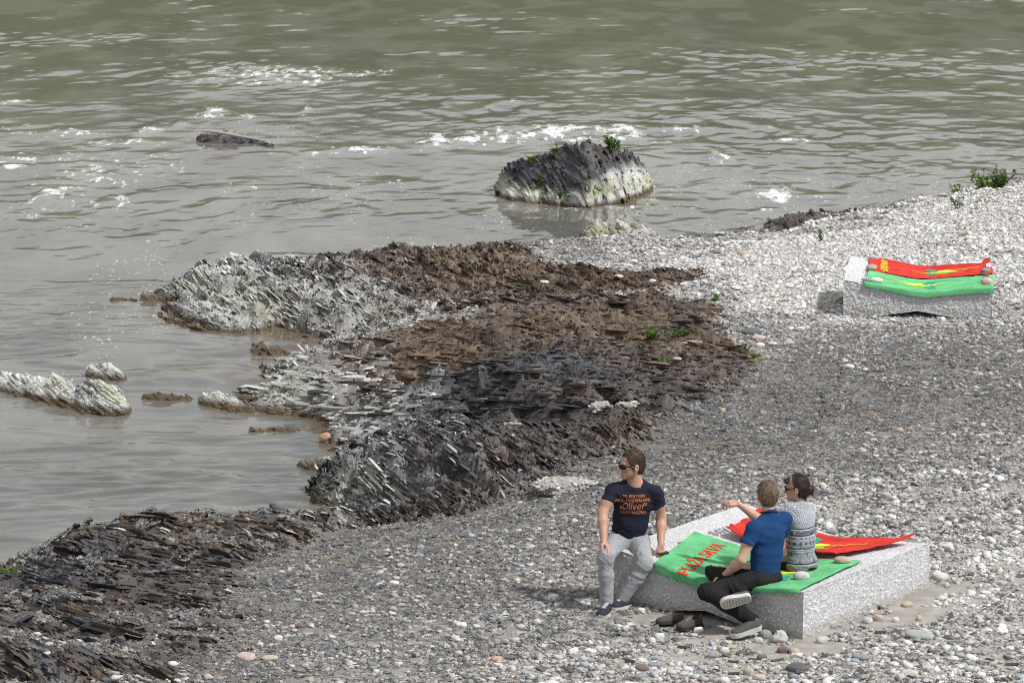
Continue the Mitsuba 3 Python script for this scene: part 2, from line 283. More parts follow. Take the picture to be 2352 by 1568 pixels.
def poly_sd(poly, x, y):
    """Signed distance to a polygon, negative inside."""
    P = np.asarray(poly); Q = np.roll(P, -1, 0)
    d, inside = np.full(x.shape, 1e9), np.zeros(x.shape, bool)
    for (ax, ay), (bx, by) in zip(P, Q):
        ex, ey = bx - ax, by - ay
        t = np.clip(((x - ax) * ex + (y - ay) * ey) / (ex * ex + ey * ey), 0, 1)
        d = np.minimum(d, np.hypot(x - ax - t * ex, y - ay - t * ey))
        inside ^= ((ay > y) != (by > y)) & (x < ex * (y - ay) / (ey if ey else 1e-9) + ax)
    return np.where(inside, -d, d)


def rock_masks(x, y):
    """How much each outcrop claims a point, (4, ...)."""
    wob = .35 * n2(x, y, 1.1, 3, 3)
    return np.stack([sstep(.25, -.25, poly_sd(P, x, y) + wob) for P in POLY])


def saw(u):
    f = u - np.floor(u)
    return np.where(f < .82, f / .82, (1 - f) / .18)


def strata(k, x, y):
    """The stepped relief of upturned beds, about -1..1."""
    t = STRIKE[k]
    c, a = x * t[1] - y * t[0], x * t[0] + y * t[1]
    c = c + .10 * n2(x, y, .9, 40 + k, 2) + .03 * n2(x, y, .25, 41 + k)
    blk = n2(a / 2.4, c, .30, 50 + k, 3)
    fib = 1 - 2 * np.abs(n2(a / 4.5, c, .13, 55 + k, 3))
    s = .40 * (saw(c / .46 + blk * .9) - .5) + .22 * (saw(c / .17 + blk * 1.3 + .5 * n2(a, c, .4, 60 + k)) - .5) + .30 * fib
    return s * (.6 + .8 * sstep(-.4, .5, n2(x, y, .7, 70 + k, 2))) + .45 * blk


def base_height(x, y):
    xy = np.stack([x.ravel(), y.ravel()], 1)
    return np.concatenate([_h(xy[i:i + 60000]) for i in range(0, len(xy), 60000)]).reshape(x.shape)


def height(x, y, masks=None):
    z = base_height(x, y)
    m = rock_masks(x, y) if masks is None else masks
    rock = m.max(0)
    z = z + (1 - rock) * (.035 * n2(x, y, 1.7, 1, 3) + .012 * n2(x, y, .3, 2, 2))
    amp = [.24, .26, .22, .16]
    for k in range(4):
        if (m[k] > 0).any():
            w = m[k] > 0
            z[w] = z[w] + m[k][w] * amp[k] * (strata(k, x[w], y[w]) + .5 * n2(x[w], y[w], .8, 20 + k, 3))
    return z


def stone_colour(x, y, z, rnd, tone, wet=True):
    """Albedo of the shale: dark slate, rust, silt-bleached tops, an algal band and a brown waterline."""
    pale, rust = np.clip(tone[:, 0], 0, 1), np.clip(tone[:, 1], 0, 1)
    blot = n2(x, y, .6, 5, 3)
    pale = np.clip(pale * 1.15 + .35 * blot * (pale > .08) + .25 * (rnd[:, 0] - .5), 0, 1)
    rust = np.clip(rust + .5 * n2(x, y, .45, 6, 3) + .7 * (rnd[:, 1] - .5), 0, 1)
    c = np.array([.036, .039, .046]) * (1 - rust[:, None]) + np.array([.128, .084, .049]) * rust[:, None]
    pc = np.array([.53, .525, .495]) * (.75 + .5 * rnd[:, 2:3])
    g = (sstep(.12, .25, z) * sstep(.62, .35, z) * sstep(-.1, .35, n2(x, y, 1.0, 8, 2)))[:, None]
    pc = pc * (1 - .6 * g) + np.array([.34, .345, .24]) * g * .6
    c = c * (.5 + 1.0 * rnd[:, 2:3])
    c = c * (1 - pale[:, None]) + pc * pale[:, None]
    if wet:
        w = sstep(.16, .05, z + .03 * n2(x, y, .2, 9, 2))[:, None]
        c = c * (1 - w) + np.array([.085, .06, .032]) * (.7 + .6 * rnd[:, 2:3]) * w
    return np.clip(c, .01, .8)


ys = [19.0]
while ys[-1] < 63:
    ys.append(ys[-1] + .034 + .0011 * max(ys[-1] - 21.6, 0))
ys = np.array(ys)
xs = np.arange(-8.6, 13.2, .045)
GX, GY = np.meshgrid(xs, ys)
GM = rock_masks(GX, GY)
GZ = height(GX, GY, GM)
GX2 = GX + .02 * n2(GX, GY, .1, 90); GY2 = GY + .02 * n2(GX, GY, .1, 91)
# hollows under the two concrete beds stay clear
flat = lambda a: a.ravel()
tone_g = _tone(np.stack([flat(GX)[::1], flat(GY)], 1)) if False else None
cx_, cy_ = np.meshgrid(np.arange(-9, 14, .25), np.arange(18.5, 64, .25))
_tg = _tone(np.stack([cx_.ravel(), cy_.ravel()], 1)).reshape(cx_.shape + (2,))
_pg = _pale(np.stack([cx_.ravel(), cy_.ravel()], 1)).reshape(cx_.shape)
from scipy.interpolate import RegularGridInterpolator
tone_at = RegularGridInterpolator((np.arange(18.5, 64, .25), np.arange(-9, 14, .25)), _tg, bounds_error=False, fill_value=None)
pale_at = RegularGridInterpolator((np.arange(18.5, 64, .25), np.arange(-9, 14, .25)), _pg, bounds_error=False, fill_value=None)
height_at = RegularGridInterpolator((ys, xs), GZ, bounds_error=False, fill_value=None)
hz = lambda x, y: float(height_at((y, x)))
rockmask_at = RegularGridInterpolator((ys, xs), GM.max(0), bounds_error=False, fill_value=0)

gx, gy, gz = flat(GX), flat(GY), flat(GZ)
rnd = np.stack([meshkit.noise(np.stack([gx * 14 + s, gy * 14, gz * 14], -1), s) for s in (1, 2, 3)], 1)
_tt = tone_at((gy, gx)) * [.6, 1]
rc = stone_colour(gx, gy, gz, rnd, _tt)
pl = np.clip(pale_at((gy, gx)), 0, 1)[:, None]
sand = np.array([.34, .318, .28]) * pl + np.array([.10, .094, .084]) * (1 - pl)
sand = sand * (.75 + .5 * rnd[:, :1])
damp = sstep(.22, .03, gz)[:, None]
sand = sand * (1 - .5 * damp)
rk = flat(GM.max(0))[:, None]
gcol = rc * rk + sand * (1 - rk)
gv = np.stack([flat(GX2), flat(GY2), gz], 1)
gq = grid_faces(*GX.shape)
view = (np.abs(gx) < .172 * gy + 2.8)[gq].all(1) & (gz[gq].max(1) > -.35)
which = np.where(flat(GM.max(0)) > .5, flat(GM.argmax(0)), -1)[gq[:, 0]]
gtri = tri(gq)
view2, which2 = np.tile(view, 2), np.tile(which, 2)
nrm = trimesh.Trimesh(gv, gtri, process=False).vertex_normals.copy()
OUTCROP = ['rock_outcrop', 'rock_outcrop_001', 'rock_outcrop_002', 'rock_outcrop_003']
OUTLABEL = ['far shale point running out into the river with bleached tip and rusty brown back',
            'middle shale ridge with brown layered slabs above a dark hollow',
            'nearer shale spur ending in a steep mossy edge beside the calm cove',
            'dark layered shale bank in the bottom left corner of the shore']


def land_mesh(f, bsdf):
    v, ff, c, nn = compact(gv, f, gcol, nrm)
    return {'type': 'ply', 'filename': meshkit.write_ply((v, ff), False, color=c, normals=nn), 'face_normals': False, 'bsdf': {'type': 'ref', 'id': bsdf}}


scene['ground'] = land_mesh(gtri[view2 & (which2 < 0)], 'stone')
say('ground', 'shingle river bank of pale pebbles and dark shale chips', kind='structure')
for k, o in enumerate(OUTCROP):
    v, ff, c = compact(gv, gtri[view2 & (which2 == k)], gcol)
    scene[f'{o}__bedrock'] = mikit.ply((v, ff), 'slate', smooth=False, color=c)
    say(o, OUTLABEL[k], 'rock outcrop')

# beyond the surveyed part: land all round the viewpoint, and the river bed
lx, ly = np.meshgrid(np.arange(-120, 200, 2.0), np.arange(-80, 260, 2.0))
shore = (ly - 30) * .56 - (lx + 7) * .83 + 1.5 * n2(lx, ly, 14, 4)      # > 0: river
lz = np.where(shore > 0, -.9 - .05 * np.minimum(shore, 30), np.minimum(1.0, -.9 - shore * .35)) - .15
known = (np.abs(lx) < .172 * ly + 3.4) & (ly > 18)
fine = known & (ly < 62)
lz[known] = -1.6
lz[fine] = np.minimum(base_height(lx[fine], ly[fine]) - .4, 1.0)
lz = np.where(fine & (lz < -.3), -1.6, lz)
lc = np.broadcast_to([.24, .225, .20], (lx.size, 3))
scene['river_bank'] = mikit.ply((np.stack([lx.ravel(), ly.ravel(), lz.ravel()], 1), grid_faces(*lx.shape)), 'pebble', smooth=True, color=lc)
say('river_bank', 'gravel shore around the surveyed bank', kind='structure')

# ------------------------------------------------------------------ slabs and shards of shale
def plates(n, size, thick, pts, nrml, spin, r, ecc=.55):
    """n irregular six-sided plates: (n, 12, 3) vertices and the triangles of one."""
    ang = np.sort(r.uniform(0, 2 * np.pi, (n, 6)) * .35 + np.arange(6) / 6 * 2 * np.pi, axis=1)
    rad = r.uniform(.6, 1.0, (n, 6)) * size[:, None] * .5
    loc = np.zeros((n, 12, 3))
    loc[:, :6, 0] = np.cos(ang) * rad; loc[:, :6, 1] = np.sin(ang) * rad * (ecc * r.uniform(.7, 1.4, n))[:, None]
    loc[:, 6:, :2] = loc[:, :6, :2] * r.uniform(.82, 1.0, (n, 1, 1)) + r.normal(0, .04, (n, 1, 2)) * size[:, None, None]
    loc[:, :6, 2] = -thick[:, None] * .5
    loc[:, 6:, 2] = thick[:, None] * .5 + r.normal(0, .12, (n, 6)) * thick[:, None]
    R = rot_to(nrml, spin)
    v = np.einsum('nij,nkj->nki', R, loc) + pts[:, None]
    one = [[6, 7, 8], [6, 8, 9], [6, 9, 10], [6, 10, 11]]
    for i in range(6):
        j = (i + 1) % 6
        one += [[i, j, j + 6], [i, j + 6, i + 6]]
    return v, np.array(one)


def flat_mesh(v, one, col, bsdf):
    n, m = v.shape[:2]
    f = (np.arange(n)[:, None, None] * m + one).reshape(-1, 3)
    return mikit.ply((v.reshape(-1, 3), f), bsdf, color=np.repeat(col, m, 0))


DENS = [350, 380, 450, 430]
BUNDLES = [270, 270, 180, 290]
for k, o in enumerate(OUTCROP):
    r = np.random.default_rng(100 + k)
    P = np.array(POLY[k])
    lo, hi = P.min(0) - .5, P.max(0) + .5
    t = np.array(STRIKE[k])

    def scatter(n, edge):
        x, y = r.uniform(lo[0], hi[0], n), r.uniform(lo[1], hi[1], n)
        m = rock_masks(x, y)
        z = height_at((y, x))
        ok = (m[k] > edge + .5 * r.random(n)) & (m.argmax(0) == k) & (np.abs(x) < .172 * y + .4) & (z > -.12)
        if k == 3:
            ok &= n2(x * .75 + .6 * y, y * .8 - .5 * x, .55, 77, 2) > -.12 - .5 * sstep(.7, .2, np.hypot(x + 4.2, y - 28) / 4)
        return x[ok], y[ok], z[ok]

    def beds(x, y, jit):
        """Normal of the beds, and the line in which they cut the surface."""
        n = len(x)
        d = DIP[k] + .2 * n2(x, y, 1.3, 80 + k) + r.normal(0, .10 * jit, n) - (.25 * sstep(35.0, 35.8, y) if k == 1 else 0)
        yaw = .30 * n2(x, y, 1.6, 85 + k) + r.normal(0, .14 * jit, n)
        tx, ty = t[0] * np.cos(yaw) - t[1] * np.sin(yaw), t[0] * np.sin(yaw) + t[1] * np.cos(yaw)
        nr = np.stack([-ty * np.sin(d), tx * np.sin(d), np.cos(d)], 1)
        e = .12
        ax = np.stack([tx, ty, (height_at((y + ty * e, x + tx * e)) - height_at((y - ty * e, x - tx * e))) / (2 * e)], 1)
        return d, nr, ax - nr * (ax * nr).sum(1, keepdims=True)

    def plate_set(x, y, z, nr, ax, size, thick, ecc, loose=0.0):
        n = len(x)
        if loose:
            w = r.random(n) < loose
            nr[w] = unit_rows(r.normal(0, .6, (w.sum(), 3)) + [0, 0, .6])
        tn = tone_at((y, x))
        on = r.random(n) < np.clip((tn[:, 0] - .07) * 1.25 + .40 * n2(x, y, .5, 88 + k, 2) * (tn[:, 0] > .12), .0, .9)
        tn[:, 0] = np.where(on, .5 + .45 * r.random(n), .0)
        col = stone_colour(x, y, z + .04, r.random((n, 3)), tn)
        R = rot_to(nr, np.zeros(n))
        spin = np.arctan2(np.einsum('ni,ni->n', R[:, :, 1], ax), np.einsum('ni,ni->n', R[:, :, 0], ax)) + r.normal(0, .12 + loose, n)
        v, one = plates(n, size, thick, np.stack([x, y, z], 1), nr, spin, r, ecc)
        return v, one, col, size / np.hypot(y, 8)

    # loose and half-loose shards
    x, y, z = scatter(int(DENS[k] * np.prod(hi - lo)), .05)
    xc, yc, zc = scatter(int(3 * DENS[k] * np.prod(hi - lo)), .2)      # steep faces hold more than their plan area
    sl = np.hypot(height_at((yc, xc + .05)) - height_at((yc, xc - .05)), height_at((yc + .05, xc)) - height_at((yc - .05, xc))) / .1
    w = (sl > .9) & (r.random(len(xc)) < .15 * sl)
    x, y, z = np.concatenate([x, xc[w]]), np.concatenate([y, yc[w]]), np.concatenate([z, zc[w]])
    d, nr, ax = beds(x, y, 1.6)
    size = np.clip(r.lognormal(-2.85, .5, len(x)), .03, .26)
    A1 = plate_set(x, y, z + size * .06, nr, ax, size * 1.3, np.clip(size * r.uniform(.07, .2, len(x)), .008, .035), .40, .16)
    # beds: stacks of long thin plates standing side by side, worn to uneven ends
    x, y, z = scatter(BUNDLES[k] * 3, .30)
    x, y, z = x[:BUNDLES[k] * 2], y[:BUNDLES[k] * 2], z[:BUNDLES[k] * 2]
    d, nr, ax = beds(x, y, .7)
    ax = unit_rows(ax)
    m = r.integers(5, 13, len(x)); rep = np.repeat(np.arange(len(x)), m)
    step_ = np.concatenate([np.arange(q) - q / 2 for q in m])
    L = np.clip(r.lognormal(-1.0, .32, len(x)), .2, .56)[rep] * r.uniform(.55, 1.15, len(rep))
    th = r.uniform(.013, .028, len(x))[rep] * r.uniform(.7, 1.3, len(rep))
    px, py = x[rep], y[rep]
    off = nr[rep] * (step_ * th * 1.06)[:, None] + ax[rep] * (r.normal(0, .16, len(rep)) * L)[:, None]
    cx2, cy2 = px + off[:, 0], py + off[:, 1]
    side = np.cross(nr[rep], ax[rep]); side *= np.sign(side[:, 2:] + 1e-9)
    wid = L * .22
    zz = height_at((cy2, cx2)) - .40 * wid + r.uniform(0, .03, len(rep)) + .012 * r.normal(0, 1, len(x))[rep]
    keep_ = zz > -.1
    A2 = plate_set(cx2[keep_], cy2[keep_], zz[keep_], nr[rep][keep_] + r.normal(0, .03, (keep_.sum(), 3)), ax[rep][keep_], L[keep_] * 1.3, th[keep_], .26)
    v, col, show = (np.concatenate([p, q]) for p, q in ((A1[0], A2[0]), (A1[2], A2[2]), (A1[3], A2[3])))
    one = A1[1]
    big = np.argsort(-show)[:220]
    rest = np.setdiff1d(np.arange(len(v)), big)
    scene[f'{o}__shards'] = flat_mesh(v[rest], one, col[rest], 'slate')
    say(f'{o}__shards', kind='stuff')
    for i in big:
        scene[part(o, 'slab')] = flat_mesh(v[i:i + 1], one, col[i:i + 1], 'slate')

# ------------------------------------------------------------------ shingle: small tiles of pebbles and chips, laid again and again over the bank
from trimesh.creation import icosphere
ICO = [(np.array(m.vertices), np.array(m.faces)) for m in (icosphere(subdivisions=0), icosphere(subdivisions=1), icosphere(subdivisions=2))]


def pebble_colour(n, r):
    u, b = r.random(n), r.uniform(.72, 1.25, n)
    c = np.full((n, 3), [.465, .455, .435])
    c[u < .55] = [.37, .365, .35]
    c[u < .25] = [.28, .285, .29]
    c[u < .12] = [.36, .31, .26]
    c[u < .025] = [.34, .25, .20]
    return np.clip(c * b[:, None], .03, .66)


def chip_colour(n, r):
    u, b = r.random(n), r.uniform(.6, 1.4, n)
    c = np.full((n, 3), [.120, .122, .126])
    c[u < .55] = [.225, .218, .205]
    c[u < .20] = [.18, .150, .118]
    c[u < .04] = [.22, .16, .11]
    return np.clip(c * b[:, None], .02, .5)


def pebble_verts(base, rad, r):
    n = len(rad)
    ax = np.stack([rad * r.uniform(.9, 1.35, n), rad * r.uniform(.7, 1.0, n), rad * r.uniform(.42, .72, n)], 1)
    sq = 1 + .16 * r.normal(0, 1, (n, len(base)))
    v = base[None] * ax[:, None] * sq[..., None]
    a, tl = r.uniform(0, 6.28, n), r.normal(0, .22, (n, 2))
    nr = np.stack([tl[:, 0], tl[:, 1], np.ones(n)], 1)
    return np.einsum('nij,nkj->nki', rot_to(nr, a), v), ax[:, 2]


def pebble_mesh(pos, rad, col, level, r):
    base, fc = ICO[level]
    v, hz_ = pebble_verts(base, rad, r)
    v = v + pos[:, None]; v[..., 2] += (hz_ * r.uniform(.1, .75, len(rad)))[:, None]
    f = (np.arange(len(rad))[:, None, None] * len(base) + fc).reshape(-1, 3)
    return v.reshape(-1, 3), f, np.repeat(col, len(base), 0)


TILE = .56
LEVELS = (.08, .3, .55, .8, .97)
PEBBLES = (.04, .18, .40, .68, .95)
for li, p in enumerate(LEVELS):
    for var in range(2):
        r = np.random.default_rng(500 + li * 10 + var)
        N = 450
        xy = (r.random((N, 2)) - .5) * TILE
        peb = r.random(N) < PEBBLES[li]
        rad = np.clip(r.lognormal(-4.80, .66, N), .005, .050)
        rad = np.where(peb, rad if li > 2 else np.minimum(rad, .034), rad * .95)
        pos = np.concatenate([xy, np.zeros((N, 1))], 1)
        meshes = []
        for lev, sel in ((0, peb & (rad < .018)), (1, peb & (rad >= .018))):
            if sel.any():
                meshes.append(pebble_mesh(pos[sel], rad[sel], np.clip(pebble_colour(sel.sum(), r) * (1.3 if li == 4 else 1.1 if li == 3 else .92), 0, .7), lev, r))
        v, f, c = join(meshes)
        g = {'type': 'shapegroup', 'pebbles': mikit.ply((v, f), 'pebble', smooth=True, color=c)}
        s = ~peb
        if s.any():
            n = s.sum()
            nr = np.stack([r.normal(0, .28, n), r.normal(0, .28, n), np.ones(n)], 1)
            v, one = plates(n, rad[s] * 3.1, np.clip(rad[s] * .6, .006, .02), pos[s] + [0, 0, .008], nr, r.uniform(0, 6.28, n), r, .65)
            g['chips'] = flat_mesh(v, one, chip_colour(n, r), 'slate')
        scene[f'shingle_tile_{li}_{var}'] = g
r = np.random.default_rng(900)
step = TILE * .82
tx, ty = np.meshgrid(np.arange(-8.4, 12.8, step), np.arange(20, 60, step))
tx = tx.ravel() + r.normal(0, .04, tx.size); ty = ty.ravel() + r.normal(0, .04, ty.size)
rk = rockmask_at((ty, tx)); tz = height_at((ty, tx))
rel = np.stack([tx - .917, ty - 26.16], 1)                      # beside the near bed the ground is trodden bare
bu, bv = rel @ [math.cos(-.667), math.sin(-.667)], rel @ [-math.sin(-.667), math.cos(-.667)]
bare = np.hypot(np.maximum(np.maximum(-bu, bu - 2.033), 0), np.maximum(np.maximum(-bv, bv - 2.132), 0))
trod = (bare < .42 + .2 * n2(tx, ty, .5, 71)) & (bu > .4) & ((bu > 1.9) | (bv < .1))
m4 = rock_masks(tx, ty)
in4 = (m4.argmax(0) == 3) & (n2(tx * .75 + .6 * ty, ty * .8 - .5 * tx,   .55, 77, 2) < .05)
in4 |= (m4.argmax(0) == 3) & (m4[3] < .85)
ok = ((rk < .55) | in4) & (tz > .02) & (np.abs(tx) < .172 * ty + 1.7) & ~(trod & (r.random(tx.size) < .8))
tx, ty, tz = tx[ok], ty[ok], tz[ok]
e = .2
dzx = (height_at((ty, tx + e)) - height_at((ty, tx - e))) / (2 * e)
dzy = (height_at((ty + e, tx)) - height_at((ty - e, tx))) / (2 * e)
lev = np.clip(pale_at((ty, tx)) + .22 * n2(tx, ty, 1.6, 33, 3), 0, 1)
near = np.array([np.abs(np.array(LEVELS) - l + r.normal(0, .05)).argmin() for l in lev])
for i in range(len(tx)):
    R = rot_to(np.array([[-dzx[i], -dzy[i], 1]]), np.array([r.uniform(0, 6.28)]))[0]
    sc = r.uniform(.9, 1.1)
    M = np.eye(4); M[:3, :3] = R * sc; M[:3, 3] = [tx[i], ty[i], tz[i] - .004]
    scene[f'shingle__{i + 1:04d}'] = {'type': 'instance', 'group': {'type': 'ref', 'id': f'shingle_tile_{near[i]}_{r.integers(2)}'}, 'to_world': T(M)}
say('shingle', 'loose pale pebbles and dark shale chips covering the bank', 'shingle', kind='stuff')


# ------------------------------------------------------------------ the river
FOAM = [  # x, y, half length, half depth, strength, turn
    (-6.47,82.67,1.93,2.79,0.85,0), (-8.24,83.54,0.37,1.53,0.8,0), (-5.58,80.29,0.70,0.94,0.8,0), (-7.35,73.29,0.32,1.38,0.9,0), (-6.50,72.15,0.42,0.95,0.5,0), (-7.88,70.76,0.14,0.73,0.8,0), (-5.10,74.08,0.10,1.41,0.7,0), (-8.48,69.26,0.28,1.06,0.8,0), (-8.61,67.07,0.69,0.74,0.9,0), (-10.67,69.00,1.21,0.87,0.6,0), (-12.66,75.59,0.66,0.62,0.7,0), (-10.79,64.18,0.47,0.91,0.6,0), (-10.59,62.72,0.37,0.50,0.8,0), (-9.22,58.58,0.22,1.02,0.9,0), (-8.92,60.98,0.81,5.12,0.45,0), (-7.74,62.37,0.92,2.96,0.4,0), (-7.79,56.58,0.42,3.73,0.35,0), (-1.73,67.07,0.35,1.50,1,0), (-0.95,67.32,0.39,1.00,1,0), (-3.43,65.71,0.87,0.71,0.8,0), (-4.36,65.17,0.29,0.54,0.6,0), (0.24,68.40,1.20,1.56,1,0), (1.26,69.43,1.42,1.24,0.9,0), (2.59,69.61,0.51,1.07,0.9,0), (3.90,69.43,1.22,0.88,0.5,0), (2.43,67.90,0.80,1.02,0.7,0), (1.52,67.32,0.59,0.75,0.6,0), (4.49,64.56,0.25,1.23,0.75,0), (6.35,67.32,0.49,0.41,0.65,0), (5.14,58.39,0.39,1.01,0.9,0), (5.47,59.21,0.14,0.65,0.9,0), (6.01,58.08,0.51,0.50,0.65,0), (4.84,56.29,0.25,0.58,0.4,0), (-2.45,60.31,0.35,0.94,0.4,0), (-7.94,82.92,1.09,0.75,0.6,0), (-3.85,83.54,0.73,1.01,0.35,0), (1.86,56.58,0.92,0.41,0.5,0), (2.75,57.77,0.34,0.37,0.4,0), (-9.08,82.31,0.60,0.49,0.5,0), (-4.76,82.31,0.72,0.61,0.6,0), (-2.11,82.31,0.72,0.86,0.3,0), (5.91,64.56,0.85,0.61,0.35,0), (4.72,76.11,1.33,0.63,0.3,0), (0.27,75.59,0.88,0.62,0.3,0), (-5.48,64.94,0.57,0.38,0.5,0), (-11.49,70.31,0.62,1.09,0.4,0), (-9.71,64.56,0.66,1.95,0.35,0), (3.76,66.91,0.49,0.66,0.45,0), (-3.57,50.79,1.65,0.38,0.4,0), (-6.75,52.25,0.92,0.30,0.2,0), (-5.40,59.66,0.53,1.66,0.25,0), (-0.23,59.02,0.35,0.51,0.35,0)]


def water_height(x, y):
    wx, wy = x + .6 * n2(x, y, 2.3, 200, 2), y + 1.1 * n2(x, y, 3.3, 201, 2)
    run = sstep(40, 54, y + .25 * x) * .8 + .2                      # rough in the current, calmer in the cove
    far = 1.0 + .9 * sstep(70, 95, y)
    gust = .35 + 1.1 * sstep(-.35, .5, n2(x * .55, y * .8, 5.5, 205, 2))
    h = .040 * n2(wx * 1.2, wy * .6, 3.0, 210, 3) + .022 * gust * (1 - 2 * np.abs(n2(wx * 1.1, wy * .6, 1.3, 211, 3)))
    h = h * run * far
    h += .013 * gust * run * n2(wx * 1.1, wy * .7, .62, 212, 3)
    h += .0075 * gust * run * n2(wx * .9, wy * .8, .33, 219, 2)
    calm = 1 - sstep(41, 50, y + .25 * x)
    streak = .4 + .9 * sstep(-.2, .5, n2(x * .4, y, 1.8, 216, 2))
    h += calm * streak * (.036 * (1 - 2 * np.abs(n2(wx * .45 + .2 * wy, wy, .80, 217, 2))) + .021 * (1 - 2 * np.abs(n2(wx * .42 - .15 * wy, wy, .36, 218, 2))))
    h += calm * streak * .0085 * (1 - 2 * np.abs(n2(wx * .40 + .1 * wy, wy, .20, 221, 2)))
    h += .0015 * n2(x * .6, y, .13, 214)
    return h


def foam_at(x, y):
    m = np.zeros(x.shape)
    for fx, fy, fl, fd, st, a in FOAM:
        w = (np.abs(x - fx) < fl * 2.2 + 1) & (np.abs(y - fy) < fd * 2.2 + fl)
        if w.any():
            u, q = x[w] - fx, y[w] - fy
            u, q = u * math.cos(a) + q * math.sin(a), -u * math.sin(a) + q * math.cos(a)
            q = q + .35 * fd * n2(u, q, fl * .5 + .2, 230)
            m[w] = np.maximum(m[w], st * np.exp(-(u / fl) ** 2 * 1.2 - (q / fd) ** 2 * 1.2))
    return m


ys_w = [24.0]
while ys_w[-1] < 135:
    ys_w.append(ys_w[-1] + .026 + .0022 * (ys_w[-1] - 24))
ys_w = np.array(ys_w)
ss = np.linspace(-1, 1, 380)
# rows of equal count: a fan, so that cells grow with distance
WY = np.repeat(ys_w[:, None], len(ss), 1)
WX = ss[None] * (.172 * ys_w + 1.6)[:, None]
keep_w = (WX < 1.5 + .35 * (WY - 30)) | (WY > 47)
WF = foam_at(WX, WY)
WZ = water_height(WX, WY) + .10 * WF * (.5 + .5 * n2(WX, WY, .45, 240, 2))
ragged = n2(WX, WY * .8, .28, 241, 3)
fleck = n2(WX * .8, WY * .6, .16, 242, 2)
drift = sstep(.18, .55, n2(WX * .35, WY * .22, 1.0, 250, 3)) * sstep(46, 54, WY) * sstep(84, 66, WY) * sstep(6, -2, WX) * .42
F0 = np.clip(WF * 1.12 + drift + .22 * sstep(.05, .11, WZ) * sstep(44, 54, WY) * sstep(80, 66, WY), 0, 1)
shallow = np.zeros(WX.shape)
inb = (WY < 62)
shallow[inb] = sstep(-.32, -.03, base_height(WX[inb], WY[inb]))
wv = np.stack([WX.ravel(), WY.ravel(), WZ.ravel()], 1)
wq = grid_faces(*WX.shape)
gzz = np.full(WX.shape, -1.0)
gzz[inb] = height_at((np.clip(WY[inb], ys[0], ys[-1]), np.clip(WX[inb], xs[0], xs[-1])))
buried = (gzz > .22).ravel()[wq].all(1)
wq = wq[~buried & keep_w.ravel()[wq].all(1)]
v, f, uv = compact(wv, tri(wq), np.stack([F0.ravel(), shallow.ravel()], 1))


def water_colour(p, n, uv):
    a = fbm(p.x * .9, p.y * .35, 0, 4)
    lace = (fbm(p.x * 6.5, p.y * 2.0, 3, 5) - .32) / .36 * .62 + .38 * noise(p.x * 34, p.y * 10, 5)
    body = mix((.098, .095, .080), (.140, .134, .116), smoothstep(.35, .65, a))
    body = mix(body, (.095, .070, .045), smoothstep(.1, .9, uv.y) * .8)
    body = mix(body, (.21, .205, .17), smoothstep(.05, .7, uv.x) * .6)
    t = .93 - uv.x * .70
    w = smoothstep(t, t + .40, lace) * .92 * smoothstep(.04, .2, uv.x)
    spots = smoothstep(.88, .93, noise(p.x * 26, p.y * 9, 11)) * smoothstep(.60, .70, fbm(p.x * .5, p.y * .2, 7, 2)) * smoothstep(82, 70, p.y)
    return mix(body, (.72, .73, .73), dr.maximum(w, spots * .5))


scene['water_surface'] = {'type': 'twosided', 'bsdf': {'type': 'principled', 'base_color': proc(water_colour), 'roughness': .08, 'specular': .5}}
nw = meshkit.arrays((v, f), True)[2]
scene['river'] = {'type': 'ply', 'filename': meshkit.write_ply((v, f), False, uv=uv, normals=nw), 'face_normals': False, 'bsdf': {'type': 'ref', 'id': 'water_surface'}}
say('river', 'wide grey brown river with rapids and white foam', kind='structure')
# the river beyond the part in view
rx, ry = np.meshgrid(np.linspace(-300, 300, 61), np.linspace(-60, 160, 45))
rq = grid_faces(*rx.shape)
cen = np.stack([rx.ravel()[rq].mean(1), ry.ravel()[rq].mean(1)], 1)
inside = (np.abs(cen[:, 0]) < .172 * cen[:, 1] - 4) & (cen[:, 1] > 24) & (cen[:, 1] < 128)
scene['river__outer_water'] = mikit.ply((np.stack([rx.ravel(), ry.ravel(), 0 * rx.ravel() - .12], 1), tri(rq[~inside])), 'water_surface', smooth=True, uv=np.zeros((rx.size, 2)))

# the wooded slope across the river, seen only as its reflection
bx, by = np.meshgrid(np.arange(-260, 261, 2.0), np.arange(146, 300, 2.0))
bz = -1 + 13 * sstep(146, 200, by + 10 * n2(bx, by, 60, 300)) + (2.5 * n2(bx, by, 9, 301, 2) + 2.5) * sstep(148, 156, by)
leaf = n2(bx, by, 6, 302, 3).ravel()[:, None]
scene['foliage_slope'] = {'type': 'twosided', 'bsdf': {'type': 'diffuse', 'reflectance': ATTR}}
scene['far_bank'] = mikit.ply((np.stack([bx.ravel(), by.ravel(), bz.ravel()], 1), grid_faces(*bx.shape)), 'foliage_slope', smooth=True,
                              color=np.clip(np.array([.042, .060, .018]) * (1 + .5 * leaf), .01, .2))
say('far_bank', 'wooded hillside across the river', kind='structure')


# ------------------------------------------------------------------ the two concrete sun beds: saddle-shaped tops, an arch below, washed aggregate faces
from scipy.spatial import cKDTree
BED_L, BED_W, H_TALL, H_LOW, H_DIP, ARCH = 2.033, 2.132, .485, .42, .315, .125


def bed_top(u):
    """Height of the bed's top at u (0..L) from the tall end."""
    t = np.asarray(u) / BED_L
    a = H_TALL + (H_DIP - H_TALL) * t / .52
    b = H_LOW + (H_DIP - H_LOW) * (1 - t) / .48
    k = .05
    m = np.maximum(k - np.abs(a - b), 0) / k
    return np.maximum(a, b) + m * m * k * .25


def bed_under(u):
    t = np.asarray(u) / BED_L
    return np.maximum(0, ARCH * (1 - np.abs(t - .5) / .40)) - .0


